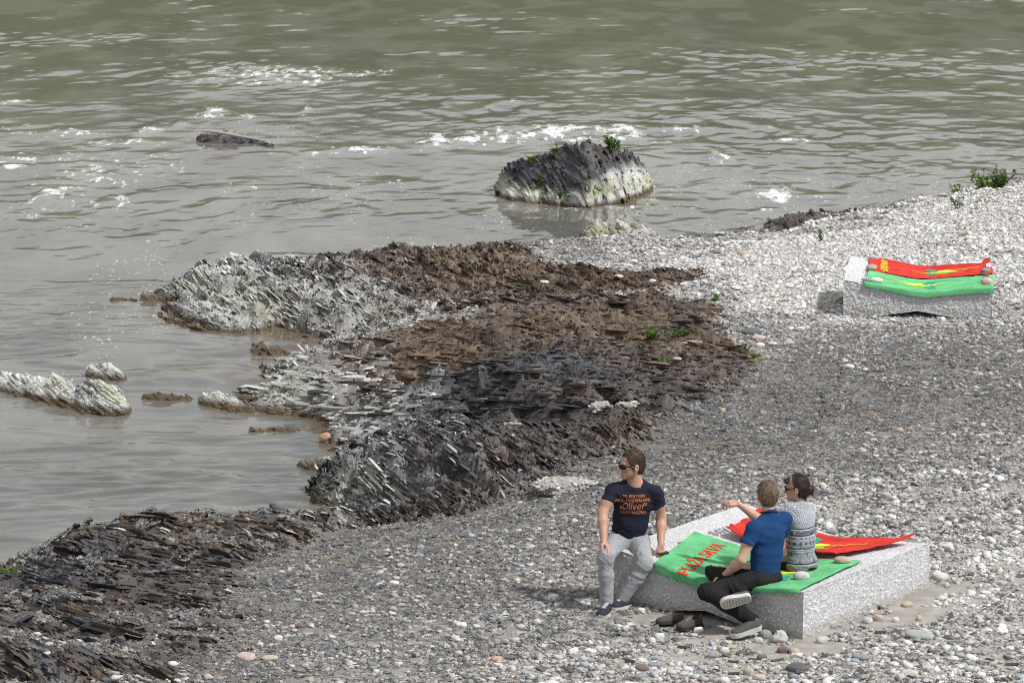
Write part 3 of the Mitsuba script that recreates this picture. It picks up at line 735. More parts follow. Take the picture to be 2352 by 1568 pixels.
def aggregate(a, b, seed, cell=.024):
    """Relief of washed pebbles: rounded cells with grooves between."""
    r = np.random.default_rng(seed)
    lo, hi = np.array([a.min(), b.min()]) - .05, np.array([a.max(), b.max()]) + .05
    n = int(np.prod(hi - lo) / cell ** 2 * 1.15)
    pts = lo + r.random((n, 2)) * (hi - lo)
    d, i = cKDTree(pts).query(np.stack([a.ravel(), b.ravel()], 1), k=2)
    hgt = r.uniform(.2, 1, n)[i[:, 0]]
    e = (d[:, 1] - d[:, 0]) / cell
    return (sstep(0, .5, e) * hgt - .5).reshape(a.shape), r.uniform(.62, 1.35, n)[i[:, 0]].reshape(a.shape)


class Bed:
    def __init__(self, name, x, y, yaw, ground, h, seed, label):
        self.o, self.g = np.array([x, y]), ground
        self.u, self.v = np.array([math.cos(yaw), math.sin(yaw)]), np.array([-math.sin(yaw), math.cos(yaw)])
        nu, nv, nz = int(BED_L / h) + 1, int(BED_W / h) + 1, int(.5 / h) + 1
        U, V, Z = np.linspace(0, BED_L, nu), np.linspace(0, BED_W, nv), np.linspace(0, 1, nz)
        ms = []

        def face(a, b, P, out, amp, flip, sd):
            rel, tone = aggregate(a, b, sd)
            edge = np.ones(a.shape); edge[[0, -1]] = 0; edge[:, [0, -1]] = 0
            P = P + out * (amp * rel * edge)[..., None]
            q = grid_faces(*a.shape)
            if flip:
                q = q[:, ::-1]
            P = P + .004 * np.stack([n2(P[..., 0] + 3 * P[..., 2], P[..., 1], .05, sd0, 2) for sd0 in (1, 2, 3)], -1)
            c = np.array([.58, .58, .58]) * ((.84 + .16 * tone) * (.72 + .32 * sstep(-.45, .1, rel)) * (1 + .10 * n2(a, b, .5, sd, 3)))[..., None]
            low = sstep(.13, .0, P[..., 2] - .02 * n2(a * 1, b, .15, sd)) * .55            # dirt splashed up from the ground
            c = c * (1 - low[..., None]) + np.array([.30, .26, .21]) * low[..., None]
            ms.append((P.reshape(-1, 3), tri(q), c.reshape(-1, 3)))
        for vv, out, flip in ((0, -1, False), (BED_W, 1, True)):                              # the two long faces with the arch
            a, t = np.meshgrid(U, Z)
            z = (bed_under(a) - .05) * (1 - t) + bed_top(a) * t
            face(a, z, np.stack([a, 0 * a + vv, z], -1), np.array([0, out, 0.0]), .020, flip, seed + (vv > 0))
        for uu, out, flip in ((0, -1, True), (BED_L, 1, False)):
            b, t = np.meshgrid(V, Z)
            z = -.05 * (1 - t) + float(bed_top(uu)) * t
            face(b, z, np.stack([0 * b + uu, b, z], -1), np.array([out, 0, 0.0]), .016, flip, seed + 3 + (uu > 0))
        a, b = np.meshgrid(U, V)
        face(a, b, np.stack([a, b, bed_top(a)], -1), np.array([0, 0, 1.0]), .006, False, seed + 6)
        ub = np.linspace(0, BED_L, 40)
        a, b = np.meshgrid(ub, np.array([0, BED_W]))
        ms.append((np.stack([a, b, bed_under(a) - .05], -1).reshape(-1, 3), tri(grid_faces(*a.shape)[:, ::-1]), np.full((a.size, 3), .3)))
        v, f, c = join(ms)
        self.key = numbered(name)
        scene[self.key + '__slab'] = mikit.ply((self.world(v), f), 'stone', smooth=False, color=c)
        say(self.key, label, 'concrete bed')

    def world(self, p):
        """Bed coordinates (u along the saddle, v across, height) to the world."""
        p = np.asarray(p, float)
        xy = self.o + p[..., :1] * self.u + p[..., 1:2] * self.v
        return np.concatenate([xy, p[..., 2:3] + self.g], -1)

    def on(self, u, v, lift=0.0):
        u, v = np.asarray(u, float), np.asarray(v, float)
        return self.world(np.stack([u, v, bed_top(np.clip(u, 0, BED_L)) + lift], -1))


BED = Bed('concrete_sun_bed', .917, 26.16, -.667, .80, .0112, 1000, 'concrete sun bed in the foreground that the three people sit on')
BED_FAR = Bed('concrete_sun_bed', 4.581, 40.664, -.152, .815, .02, 1100, 'farther concrete sun bed covered by two spread towels with no people')


def engrave(bed, text, u0, v0, size):
    m = meshkit.text_mesh(text, size, .003)
    m = trimesh.Trimesh(*trimesh.remesh.subdivide_to_size(m.vertices, m.faces, .03))
    v = np.array(m.vertices)
    # read from the bed's tall end
    P = bed.on(u0 - v[:, 1], v0 - v[:, 0] * -1, v[:, 2] + .0035)
    scene[part(bed.key, 'lettering')] = mikit.ply((P, np.array(m.faces)[:, ::-1]), 'engraving')
    say(f'{bed.key}__lettering', 'engraved letters on the tall end')


scene['engraving'] = {'type': 'twosided', 'bsdf': {'type': 'diffuse', 'reflectance': rgb(.27, .265, .26)}}
engrave(BED, 'PLA\u017dA SAVA', .36, .62, .10)
engrave(BED_FAR, 'PLA\u017dA SAVA', .36, .62, .10)

# ------------------------------------------------------------------ rocks standing in the river and along its edge


def rock_axis(P, k):
    return P[..., 0] + k * P[..., 2]


def rock(name, label, top, front, depth, lean=.35, layer=.11, amp=.05, seed=0, tone=None, rows=60, step=.022, z0=-.3, turn=0.25, category='rock', wet=True):
    """A ledge of upturned beds. top: (x, height) along the skyline; front: (x, y) of its near waterline; lean: how far the beds lean along x per metre of height."""
    top, front = np.array(top, float), np.array(front, float)
    x = np.arange(top[0, 0], top[-1, 0], step)
    s = np.linspace(0, 1, rows)
    X, S = np.meshgrid(x, s)
    tz = np.interp(X, top[:, 0], top[:, 1])
    fy = np.interp(x, front[:, 0], front[:, 1])
    from scipy.ndimage import gaussian_filter1d
    fy = gaussian_filter1d(fy, .06 * len(x), mode='nearest') + .10 * depth * n2(x, 0 * x, .3, seed + 9, 2)
    tz = tz * (1 + .05 * n2(X, S, .12, seed + 1, 2)) + .02 * n2(X, S, .25, seed + 2)
    dep = depth * (.35 + .65 * np.sqrt(np.clip((X - x[0]) * (x[-1] - X) * 4 / (x[-1] - x[0]) ** 2, 0, 1)))
    prof = np.where(S < .55, (.45 * np.sin(np.clip(S / .55, 0, 1) * np.pi / 2) + .55 * np.clip(S / .55, 0, 1) ** .9), np.cos(np.clip((S - .55) / .45, 0, 1) * np.pi / 2) ** .7)
    end = sstep(0, .08, (X - x[0]) / (x[-1] - x[0])) * sstep(0, .08, (x[-1] - X) / (x[-1] - x[0]))
    Z = z0 + (tz - z0) * prof * (.35 + .65 * end) + .0
    Y = fy[None] + S * dep
    P = np.stack([X, Y, Z], -1)
    m = trimesh.Trimesh(P.reshape(-1, 3), tri(grid_faces(*X.shape)), process=False)
    N = m.vertex_normals.reshape(P.shape)
    c = P[..., 0] + lean * P[..., 2] + turn * (P[..., 1] - front[:, 1].min())
    c = c + .05 * n2(P[..., 0], P[..., 2], .5, seed + 3, 2)
    along = P[..., 2] - lean * P[..., 0] * .3 + P[..., 1] * .4
    blk = n2(along / 2.0, c, .28, seed + 4, 3)
    fib = 1 - 2 * np.abs(n2(along / 5, c, layer, seed + 8, 3))
    d = .30 * (saw(c / layer + 1.4 * blk) - .5) + .55 * fib + .8 * blk + 1.0 * n2(P[..., 0], P[..., 2] + P[..., 1], .6, seed + 5, 3)
    P = P + N * (amp * d)[..., None] * sstep(0, .06, S)[..., None]
    v = P.reshape(-1, 3)
    r = np.random.default_rng(seed)
    rnd = np.stack([meshkit.noise(np.stack([(c / layer * 2).ravel(), v[:, 2] * 3, v[:, 0] * 2], -1), k) for k in (1, 2, 3)], 1)
    z = v[:, 2] + (.10 * n2(v[:, 0], v[:, 1] + v[:, 2], .35, seed + 6, 2) + .22 * n2((along / 3.5).ravel(), c.ravel(), .16, seed + 10, 3)) * min(1, top[:, 1].max() / .8)
    pale, rust = tone(v[:, 0], z)
    crack = sstep(.05, .42, n2((along / 4).ravel(), c.ravel(), layer * .8, seed + 11, 3))
    pale = pale * (1 - .85 * crack)
    col = stone_colour(v[:, 0], v[:, 1] + 3 * v[:, 2], v[:, 2], rnd, np.stack([pale, rust], 1), wet)
    green = (sstep(.10, .22, z) * sstep(.5, .3, z) * sstep(-.35, .35, n2(v[:, 0], v[:, 2], .5, seed + 7, 2)) * pale)[:, None]
    col = col * (1 - .75 * green) + np.array([.30, .30, .15]) * green * .75
    # loose plates standing along the beds
    n = int(len(v) * .085)
    i = r.integers(0, len(v), n); i = i[v[i, 2] > .0]; n = len(i)
    nr = np.array([1, turn, lean]) * np.sign(lean) + r.normal(0, .22, (n, 3))
    size = np.clip(r.lognormal(math.log(layer * .75), .5, n), .02, .3)
    pv, one = plates(n, size, np.clip(size * r.uniform(.1, .3, n), .008, .05), v[i], nr, r.uniform(0, 6.28, n), r, .5)
    pf = (np.arange(n)[:, None, None] * 12 + one).reshape(-1, 3)
    key = numbered(name)
    fv, ff, fc = join([(v, tri(grid_faces(*X.shape)), col), (pv.reshape(-1, 3), pf, np.repeat(col[i] * r.uniform(.75, 1.3, (n, 1)), 12, 0))])
    scene[key] = mikit.ply((fv, ff), 'slate', smooth=False, color=fc)
    say(key, label, category)
    return key, P


def silhouette(pts):
    return [(p[0], p[2]) for p in pts]


def islet_tone(x, z):
    return sstep(.56, .18, z + .16 * np.sin(x * 2.1)) * .9, sstep(.4, .9, z) * .12


def pale_tone(x, z):
    return np.full(x.shape, .95), np.full(x.shape, .2)


def dark_tone(x, z):
    return .15 * np.ones(x.shape), .3 * np.ones(x.shape)


def mid_tone(x, z):
    return sstep(.05, .25, z) * .75, .35 * np.ones(x.shape)


ISLET, ISLET_P = rock('river_rock', 'tall pointed dark rock with plants and pale foot standing alone in the river',
     [(-0.47,0.02), (-0.33,0.23), (0.02,0.68), (0.42,0.73), (0.78,0.84), (1.13,1.04), (1.42,1.16), (1.73,0.98), (1.95,0.89), (2.27,0.90), (2.49,0.67), (2.68,0.37), (2.93,0.02)], [(-0.46,58.26), (-0.32,57.77), (0.02,57.17), (0.41,56.93), (0.77,56.81), (1.11,56.46), (1.39,56.00), (1.69,56.46), (1.92,56.93), (2.23,57.41), (2.46,57.77), (2.65,58.26), (2.91,58.89)], 2.4, .38, .13, .085, 2000, islet_tone, 90, .019)
rock('river_rock', 'low flat dark rock with driftwood on it, far out in the rapids',
     [(-7.25,0.02), (-7.05,0.10), (-6.85,0.21), (-6.36,0.23), (-5.91,0.08), (-5.51,0.03), (-5.20,0.02)], [(-7.22,66.91), (-6.99,66.59), (-6.78,66.43), (-6.28,66.35), (-5.84,66.27), (-5.46,65.79), (-5.17,65.32)], 1.6, -2.6, .12, .03, 2100, lambda x, z: (.5 * sstep(.12, .3, z), .25 + 0 * x), 50, .02, wet=False)
rock('river_rock', 'largest pale greenish rock at the left edge of the cove, with two humps',
     [(-7.40,0.16), (-6.92,0.18), (-6.67,0.21), (-6.43,0.21), (-6.01,0.31), (-5.84,0.26), (-5.71,0.21), (-5.58,0.33), (-5.36,0.39), (-5.14,0.35), (-4.99,0.22), (-4.87,0.02)], [(-7.37,39.43), (-6.83,39.03), (-6.58,38.75), (-6.34,38.47), (-5.93,38.06), (-5.76,37.87), (-5.63,37.76), (-5.51,37.65), (-5.30,37.55), (-5.08,37.42), (-4.95,37.44), (-4.85,37.71)], 1.1, 1.5, .075, .05, 2200, pale_tone, 75, .014)
rock('river_rock', 'small pale rock in the cove just behind the largest greenish one',
     [(-5.88,0.02), (-5.84,0.13), (-5.68,0.19), (-5.52,0.22), (-5.36,0.13), (-5.24,0.03), (-5.07,0.02)], [(-5.86,40.02), (-5.81,39.90), (-5.63,39.78), (-5.47,39.70), (-5.31,39.61), (-5.19,39.61), (-5.05,39.78)], 0.8, 1.4, .06, .035, 2300, pale_tone, 50, .012)
rock('river_rock', 'low wet brown rock barely above water between cove rocks and shale tip',
     [(-4.96,0.02), (-4.88,0.07), (-4.71,0.08), (-4.48,0.04), (-4.20,0.02)], [(-4.95,38.63), (-4.85,38.52), (-4.67,38.44), (-4.44,38.41), (-4.19,38.50)], 0.6, 1.2, .06, .02, 2400, dark_tone, 40, .012)
rock('river_rock', 'pale pointed slab rock at the outer tip of the middle shale ridge',
     [(-4.16,0.02), (-4.08,0.10), (-3.86,0.18), (-3.68,0.17), (-3.50,0.08), (-3.30,0.02)], [(-4.14,38.25), (-4.05,38.03), (-3.82,37.87), (-3.63,37.73), (-3.46,37.65), (-3.28,37.73)], 0.9, 1.3, .06, .04, 2500, pale_tone, 50, .012)
rock('river_rock', 'dark grey hump of shale off the middle ridge, beside the inlet',
     [(-3.78,0.03), (-3.68,0.12), (-3.57,0.18), (-3.43,0.15), (-3.30,0.07), (-3.14,0.02)], [(-3.77,41.70), (-3.65,41.54), (-3.53,41.48), (-3.39,41.44), (-3.27,41.41), (-3.13,41.44)], 0.9, .9, .06, .035, 2600, mid_tone, 50, .012)
rock('river_rock', 'low brown wet ledge in front of the nearest shale spur',
     [(-3.39,0.02), (-3.27,0.05), (-3.05,0.07), (-2.72,0.03), (-2.39,0.02)], [(-3.38,36.49), (-3.24,36.42), (-3.02,36.37), (-2.69,36.37), (-2.38,36.42)], 0.7, 1.3, .06, .025, 2700, dark_tone, 40, .012)
rock('river_rock', 'pale ribbed ledge jutting left from the foot of the nearest spur',
     [(-2.60,0.02), (-2.52,0.08), (-2.39,0.13), (-2.23,0.16), (-2.07,0.15), (-1.90,0.13)], [(-2.59,34.57), (-2.50,34.39), (-2.36,34.25), (-2.20,34.17), (-2.05,34.12), (-1.89,34.12)], 0.8, 1.6, .05, .035, 2800, mid_tone, 50, .011)
rock('river_rock', 'wet brown knob of rock off the far point, nearest to it',
     [(-5.90,0.02), (-5.81,0.11), (-5.67,0.11), (-5.49,0.03), (-5.39,0.02)], [(-5.88,46.20), (-5.77,46.09), (-5.63,46.01), (-5.45,46.01), (-5.38,46.09)], 0.7, .9, .06, .03, 2900, dark_tone, 40, .014)
rock('river_rock', 'lowest brown rock farthest off the tip of the far point',
     [(-6.37,0.02), (-6.25,0.05), (-6.08,0.04), (-5.85,0.02)], [(-6.36,46.20), (-6.22,46.13), (-6.04,46.09), (-5.84,46.09)], 0.5, .9, .06, .02, 3000, dark_tone, 30, .014)
rock('shore_rock', 'pale knobbly shale rock on the waterline above the shingle band',
     [(1.17,0.10), (1.30,0.26), (1.49,0.38), (1.69,0.32), (1.92,0.37), (2.15,0.31), (2.42,0.24), (2.60,0.11)], [(1.16,51.91), (1.29,51.81), (1.48,51.71), (1.67,51.71), (1.90,51.71), (2.13,51.76), (2.40,51.81), (2.59,51.96)], 1, .8, .09, .05, 3100, mid_tone, 60, .014, -.02)
rock('shore_rock', 'long dark shale ledge along the bank where the pale shingle begins',
     [(4.22,0.44), (4.51,0.57), (4.79,0.63), (5.20,0.62), (5.70,0.59), (6.13,0.56), (6.48,0.47)], [(4.21,50.86), (4.49,50.81), (4.77,51.01), (5.17,51.31), (5.67,51.71), (6.10,52.13), (6.47,52.54)], 0.7, .6, .10, .045, 3200, lambda x, z: (.25 * sstep(4.6, 4.0, x), .35 + 0 * x), 60, .018, .22)
rock('shore_rock', 'black wet slate wedge jutting over the hollow below the middle ridge',
     [(0.37,0.45), (0.49,0.51), (0.76,0.54), (0.97,0.57), (1.12,0.59), (1.18,0.55)], [(0.37,34.97), (0.49,34.92), (0.75,34.97), (0.96,35.02), (1.11,35.12), (1.18,35.22)], 0.5, -2.2, .05, .03, 3300, lambda x, z: (0 * x - .1, 0 * x - .4), 40, .012, .25)


# ------------------------------------------------------------------ people
def unit(a):
    a = np.asarray(a, float)
    return a / np.linalg.norm(a)


A = np.array


def frame(fwd, up):
    u = unit(up); f = unit(A(fwd) - (A(fwd) @ u) * u)
    return np.stack([np.cross(u, f), f, u], 1)          # columns: left, forward, up


def add_head(F, c, R, s=1.0, female=False):
    """Skull, jaw, nose, brow, lips and ears about the head's centre."""
    P = lambda l, f, u: c + R @ (A([l, f, u]) * s)
    F.ball(P(0, -.012, .022), A([.077, .097, .096]) * s, .02, R)
    F.ball(P(0, .028, -.04), A([.060, .066, .070]) * s, .03, R)
    for q in (-1, 1):
        F.cone(P(q * .05, .0, -.055), P(q * .016, .068, -.098), .020 * s, .018 * s, .03)
        F.ball(P(q * .034, .070, -.022), A([.022, .020, .020]) * s, .015, R)          # cheekbones
        F.ball(P(q * .086, -.008, -.012), A([.012, .022, .034]) * s, .004, R)        # ears
        F.ball(P(q * .094, -.002, -.014), A([.008, .010, .016]) * s, .003, R, sub=True)
        F.ball(P(q * .030, .098, -.001), A([.017, .014, .011]) * s, .008, R, sub=True)
    F.ball(P(0, .072, -.102), A([.024, .022, .020]) * s, .02, R)
    F.cone(P(0, .088, .008), P(0, .112, -.034), .0085 * s, .0125 * s, .010)
    F.ball(P(0, .104, -.037), A([.018, .012, .010]) * s, .008, R)
    F.ball(P(0, .082, .022), A([.050, .012, .010]) * s, .012, R)
    F.ball(P(0, .088, -.060), A([.023, .012, .007]) * s, .005, R)
    F.ball(P(0, .086, -.072), A([.020, .012, .007]) * s, .005, R)


def add_hand(F, wrist, fwd, palm, side, curl=(.5, .5, .5, .5), thumb=.5, spread=.12, s=1.0):
    """A hand: fwd runs from wrist to knuckles, palm is the palm's normal, side = +1 when the thumb lies towards cross(fwd, palm)."""
    f = unit(fwd); n = unit(A(palm) - (A(palm) @ f) * f); t = np.cross(f, n) * side
    w = A(wrist, float)
    k0 = w + f * .088 * s
    lat = [.030, .010, -.011, -.030]
    for i in range(4):
        F.cone(w + f * .012 * s + t * lat[i] * .55 * s, k0 + t * lat[i] * s - f * (.0, .0, .004, .010)[i] * s, .014 * s, .0115 * s, .010)
    L = [(.042, .026, .021), (.047, .029, .022), (.043, .027, .021), (.034, .021, .018)]
    for i in range(4):
        p = k0 + t * lat[i] * s - f * (.0, .0, .004, .010)[i] * s
        a = spread * (1.5 - i) * .7
        d0 = f * math.cos(a) + t * math.sin(a)
        ang = 0
        for j in range(3):
            ang += curl[i] * (.75, .85, .55)[j]
            d = d0 * math.cos(ang) + n * math.sin(ang)
            q = p + d * L[i][j] * s
            F.cone(p, q, (.0098 - .0008 * j) * s, (.0092 - .0010 * j) * s, .003)
            p = q
    b = w + f * .025 * s + t * .026 * s
    d1 = unit(f * .62 + t * .72 + n * .30)
    m = b + d1 * .040 * s
    d2 = unit(f * (.9 - .1 * thumb) + t * (.45 - .5 * thumb) + n * (.2 + .5 * thumb))
    F.cone(w + f * .012 * s + t * .012 * s, b, .015 * s, .015 * s, .012)
    F.cone(b, m, .0145 * s, .0115 * s, .008)
    F.cone(m, m + d2 * .032 * s, .0112 * s, .0102 * s, .004)
    F.cone(m + d2 * .032 * s, m + unit(d2 + n * .35) * .056 * s, .0102 * s, .0085 * s, .003)


def skin_col(v, base, red=()):
    n = n2(v[:, 0] + v[:, 1], v[:, 2], .09, 7, 2)[:, None]
    c = A(base) * (1 + .07 * n)
    for p, r, tint in red:
        w = np.exp(-(np.linalg.norm(v - p, axis=1) / r) ** 2)[:, None]
        c = c * (1 - w) + c * A(tint) * w
    return c


scene['skin'] = {'type': 'twosided', 'bsdf': {'type': 'principled', 'base_color': ATTR, 'roughness': .5, 'specular': .4}}


def weave(p, n, uv):
    return .0012 * fbm(p.x * 140 + p.y * 60, p.z * 150, p.y * 120, 2) + .006 * fbm(p.x * 13, p.y * 13, p.z * 22, 2)


def cloth(name, base, rough=.85, sheen=.4, var=.10):
    dk, lt = tuple(c * (1 - var) for c in base), tuple(c * (1 + var) for c in base)

    def col(p, n, uv):
        return mix(dk, lt, fbm(p.x * 9, p.y * 9, p.z * 9, 4))
    scene[name] = {'type': 'twosided', 'bsdf': bumped({'type': 'principled', 'base_color': proc(col), 'roughness': rough, 'specular': .2}, weave)}
    return name


def plain(name, c, rough=.6, spec=.3):
    scene[name] = {'type': 'twosided', 'bsdf': {'type': 'principled', 'base_color': rgb(*c), 'roughness': rough, 'specular': spec}}
    return name


def folds(amp, scale, axis=(0, 0, 1.0), seed=0, stretch=3.0):
    """Creases running across axis."""
    ax = unit(axis)

    def fn(p):
        p = p.astype(float)
        a = p @ ax
        q = p - a[:, None] * ax
        w = q @ A([.8, .6, .2])
        x = a / scale + .8 * n2(w, a, scale * 3, seed + 1, 2)
        return amp * (1 - 2 * np.abs(n2(x * 1.0, w / (scale * stretch), 1.0, seed, 2))).astype(np.float32)
    return fn


def around(pts, r, w=.0):
    lo, hi = np.min(pts, 0) - r, np.max(pts, 0) + r
    return lo, hi


def mesh_of(F, mat, relax=2, **kw):
    v, f = F.surface(relax)
    return mikit.ply((v, f), mat, smooth=True, **kw)


# ---- shoes
def shoe(parent, name, heel, toe, up, mats, w=.047, hgt=.075, laces=True, worn=False, label=None):
    """A low shoe: sole, upper, laces (and, when nobody wears it, its opening)."""
    key = part(parent, name) if parent else numbered(name)
    heel, toe = A(heel, float), A(toe, float)
    L = np.linalg.norm(toe - heel); f = (toe - heel) / L
    u = unit(A(up, float) - (A(up) @ f) * f); s = np.cross(f, u)
    t = np.linspace(0, 1, 26)
    wid = w * np.sqrt(np.clip(1 - (1 - np.minimum(t / .16, 1)) ** 2, 0, 1)) * (.72 + .30 * sstep(.25, .72, t)) * np.sqrt(np.clip(1 - (np.maximum(t - .70, 0) / .30) ** 2.4, 0, 1)) + .003
    top = np.where(t < .42, hgt, hgt + (.040 - hgt) * sstep(.36, .86, t)) * np.sqrt(np.clip(1 - (np.maximum(t - .82, 0) / .19) ** 2, 0, 1)) * (.86 + .14 * np.minimum(t / .06, 1)) + .002
    a = np.linspace(0, np.pi, 15)
    ring = lambda i, k: heel + f * L * t[i] + s * wid[i] * np.sign(np.cos(k)) * abs(np.cos(k)) ** .7 + u * (.022 + top[i] * np.sin(k) ** .8 * (1 - .0 * k))
    V = A([[ring(i, k) for k in a] for i in range(26)])
    if worn is False and parent is None:
        # the mouth of an empty shoe sinks in
        for i in range(26):
            m = sstep(.05, .12, t[i]) * sstep(.50, .40, t[i])
            for j, k in enumerate(a):
                V[i, j] -= u * m * .055 * sstep(.62, .80, math.sin(k)) 
    scene[key + '__upper'] = mikit.ply((V.reshape(-1, 3), grid_faces(26, 15)), mats[0], smooth=True)
    b = np.linspace(0, 2 * np.pi, 30, endpoint=False)
    half = np.concatenate([np.stack([t, wid + .005], 1), np.stack([t[::-1], -(wid[::-1] + .005)], 1)])
    P = shapely.Polygon(half * [L, 1]).buffer(.002)
    m = trimesh.creation.extrude_polygon(P, .026 if laces else .040, engine='earcut')
    q = np.array(m.vertices)
    scene[key + '__sole'] = mikit.ply((heel + q[:, :1] * f + q[:, 1:2] * s + q[:, 2:3] * u, m.faces), mats[1])
    if mats[1] == 'shoe_sole_white' and not laces:      # the tread: a dark patch with ribs
        bars = []
        for i in range(9):
            x = (.1 + .8 * i / 8) * L
            hw = np.interp(x / L, t, wid) * .8
            bx = trimesh.creation.box([.014, 2 * hw, .004]); bx.apply_translation([x, 0, -.001])
            bars.append(bx)
        m = trimesh.util.concatenate(bars); q = np.array(m.vertices)
        scene[key + '__tread'] = mikit.ply((heel + q[:, :1] * f + q[:, 1:2] * s + q[:, 2:3] * u, m.faces), 'shoe_tread')
    if laces:
        ms = []
        for i, tt in enumerate(np.linspace(.42, .66, 6)):
            hh = np.interp(tt, t, top) + .022
            for q in (-1, 1):
                ln = [heel + f * L * tt + s * q * .022 + u * (hh - .006), heel + f * L * (tt + .02) + u * (hh + .004), heel + f * L * (tt + .045) - s * q * .020 + u * (np.interp(tt + .045, t, top) + .017)]
                ms.append(tube_mesh(ln, [.0032] * 3, 5))
        scene[key + '__laces'] = mikit.ply(join(ms), mats[2], smooth=True)
    if label:
        say(key, label, None if parent else 'shoe')
    return key


def tube_mesh(pts, rad, n=6):
    p = np.asarray(pts, float); t = np.gradient(p, axis=0); t /= np.linalg.norm(t, axis=1, keepdims=True)
    a = np.cross(t, np.where(np.abs(t[:, 2:]) < .9, [[0, 0, 1.0]], [[1.0, 0, 0]])); a /= np.linalg.norm(a, axis=1, keepdims=True)
    b = np.cross(t, a); g = np.arange(n) * 2 * np.pi / n
    v = p[:, None] + np.asarray(rad)[:, None, None] * (np.cos(g)[None, :, None] * a[:, None] + np.sin(g)[None, :, None] * b[:, None])
    i, j = np.meshgrid(np.arange(len(p) - 1), np.arange(n), indexing='ij')
    q = np.stack([i * n + j, i * n + (j + 1) % n, (i + 1) * n + (j + 1) % n, (i + 1) * n + j], -1).reshape(-1, 4)
    v = v.reshape(-1, 3)
    caps = [[0, k + 1, k] for k in range(1, n - 1)] + [[len(v) - n, len(v) - n + k, len(v) - n + k + 1] for k in range(1, n - 1)]
    return v, np.vstack([tri(q), A(caps)])


def sunglasses(key, c, R, s=1.0):
    P = lambda l, f, u: c + R @ (A([l, f, u]) * s)
    ms = []
    for q in (-1, 1):
        # a wrapped lens
        th = np.linspace(-.08, .95, 9); hh = np.linspace(-1, 1, 7)
        V = A([[P(q * (.006 + .074 * math.sin(x * 1.05) * .98), .112 - .052 * (1 - math.cos(x * 1.3)), -.002 + y * (.021 - .009 * max(x, 0) ** 2)) for x in th] for y in hh])
        ms.append((V.reshape(-1, 3), tri(grid_faces(7, 9))))
        ms.append(tube_mesh([P(q * .066, .088, .006), P(q * .080, .045, .004), P(q * .083, -.01, .002)], [.006 * s, .004 * s, .003 * s], 6))
    ms.append(tube_mesh([P(-.012, .112, .012), P(0, .116, .013), P(.012, .112, .012)], [.004 * s] * 3, 6))
    scene[key] = mikit.ply(join(ms), 'glasses_black', smooth=True)


scene['glasses_black'] = {'type': 'twosided', 'bsdf': {'type': 'principled', 'base_color': rgb(.012, .012, .013), 'roughness': .12, 'specular': .6}}
plain('shoe_navy', (.030, .033, .045), .8); plain('shoe_sole_white', (.52, .51, .48), .6); plain('lace_white', (.6, .6, .58), .8)
plain('shoe_grey', (.085, .082, .078), .85); plain('shoe_tread', (.30, .28, .24), .8); plain('shoe_brown', (.085, .070, .060), .8); plain('sole_dark', (.035, .033, .032), .8); plain('lace_grey', (.22, .21, .20), .8)


def hair(key, c, R, s, mat_col, cut, extra=None, seed=0, thick=.009, h=.005):
    """Hair as a shell over the skull, cut away at the hairline, with strand relief."""
    F = Field(c - .19, c + .19, h)
    P = lambda l, f, u: c + R @ (A([l, f, u]) * s)
    F.ball(P(0, -.016, .030), (A([.077, .096, .094]) + thick) * s, .02, R)
    F.ball(P(0, -.05, -.02), (A([.066, .056, .070]) + thick) * s, .03, R)
    for pt, n in cut:
        F.keep(P(*pt), R @ A(n))
    if extra:
        extra(F, P)
    l, f, u = R.T

    def strands(p):
        q = (p.astype(float) - c)
        a, b = q @ l, q @ u
        return (.0065 * n2(a * 1.0 + .3 * (q @ f), b * .25, .013, seed, 2) + .007 * n2(a, q @ f, .035, seed + 1, 2)).astype(np.float32)
    F.wrinkle(strands)
    v, fc = F.surface(1)
    q = v - c
    # loose locks over the shell
    r = np.random.default_rng(seed)
    nrm = trimesh.Trimesh(v, fc, process=False).vertex_normals
    pick = r.integers(0, len(v), 1500)
    lock, lc = [], []
    for i in pick:
        nn = nrm[i]
        if nn @ (v[i] - c) < 0:
            continue
        dn = -u * .8 - f * .35 + l * r.normal(0, .22)
        dn = unit(dn - (dn @ nn) * nn + nn * .03)
        ln = r.uniform(.018, .038) * s
        lock.append(tube_mesh([v[i] - nn * .002, v[i] + dn * ln * .5 + nn * .0012, v[i] + dn * ln + nn * r.uniform(-.003, .0015)], [.0026, .0022, .0008], 3))
        lc.append(np.repeat((A(mat_col) * r.uniform(.6, 1.45))[None], len(lock[-1][0]), 0))
    tone = 1 + .45 * n2(q @ l + .4 * (q @ f), (q @ u) * .3, .010, seed + 4, 2)[:, None] + .18 * n2(q @ l, q @ f, .05, seed + 5, 2)[:, None]
    jv, jf = join([(v, fc)] + lock)
    scene[key] = mikit.ply((jv, jf), 'hair', smooth=True, color=np.clip(np.vstack([A(mat_col) * tone] + lc), .004, .6))


scene['hair'] = {'type': 'twosided', 'bsdf': {'type': 'principled', 'base_color': ATTR, 'roughness': .45, 'specular': .4}}


def lerp(a, b, t):
    return A(a) * (1 - t) + A(b) * t


def torso(F, pel, nk, fwd, sl, sr, waist, chest, flat, pad=0.0, k=.05):
    ax = nk - pel
    m, c = pel + ax * .36, pel + ax * .68
    F.cone(pel, m, waist * 1.0 + pad, waist + pad, k, flat=(fwd, flat))
    F.cone(m, c, waist + pad, chest + pad, k, flat=(fwd, flat))
    F.cone(c, nk - ax * .10, chest * .98 + pad, chest * .62 + pad, k, flat=(fwd, flat))
    for s in (sl, sr):
        F.cone(lerp(nk, s, .18) - ax * .04, lerp(nk, s, .95) - ax * .02, .060 + pad, .050 + pad, k)
        F.cone(lerp(c, s, .15), lerp(c, s, .72), .10 + pad, .075 + pad, k, flat=(fwd, .85))


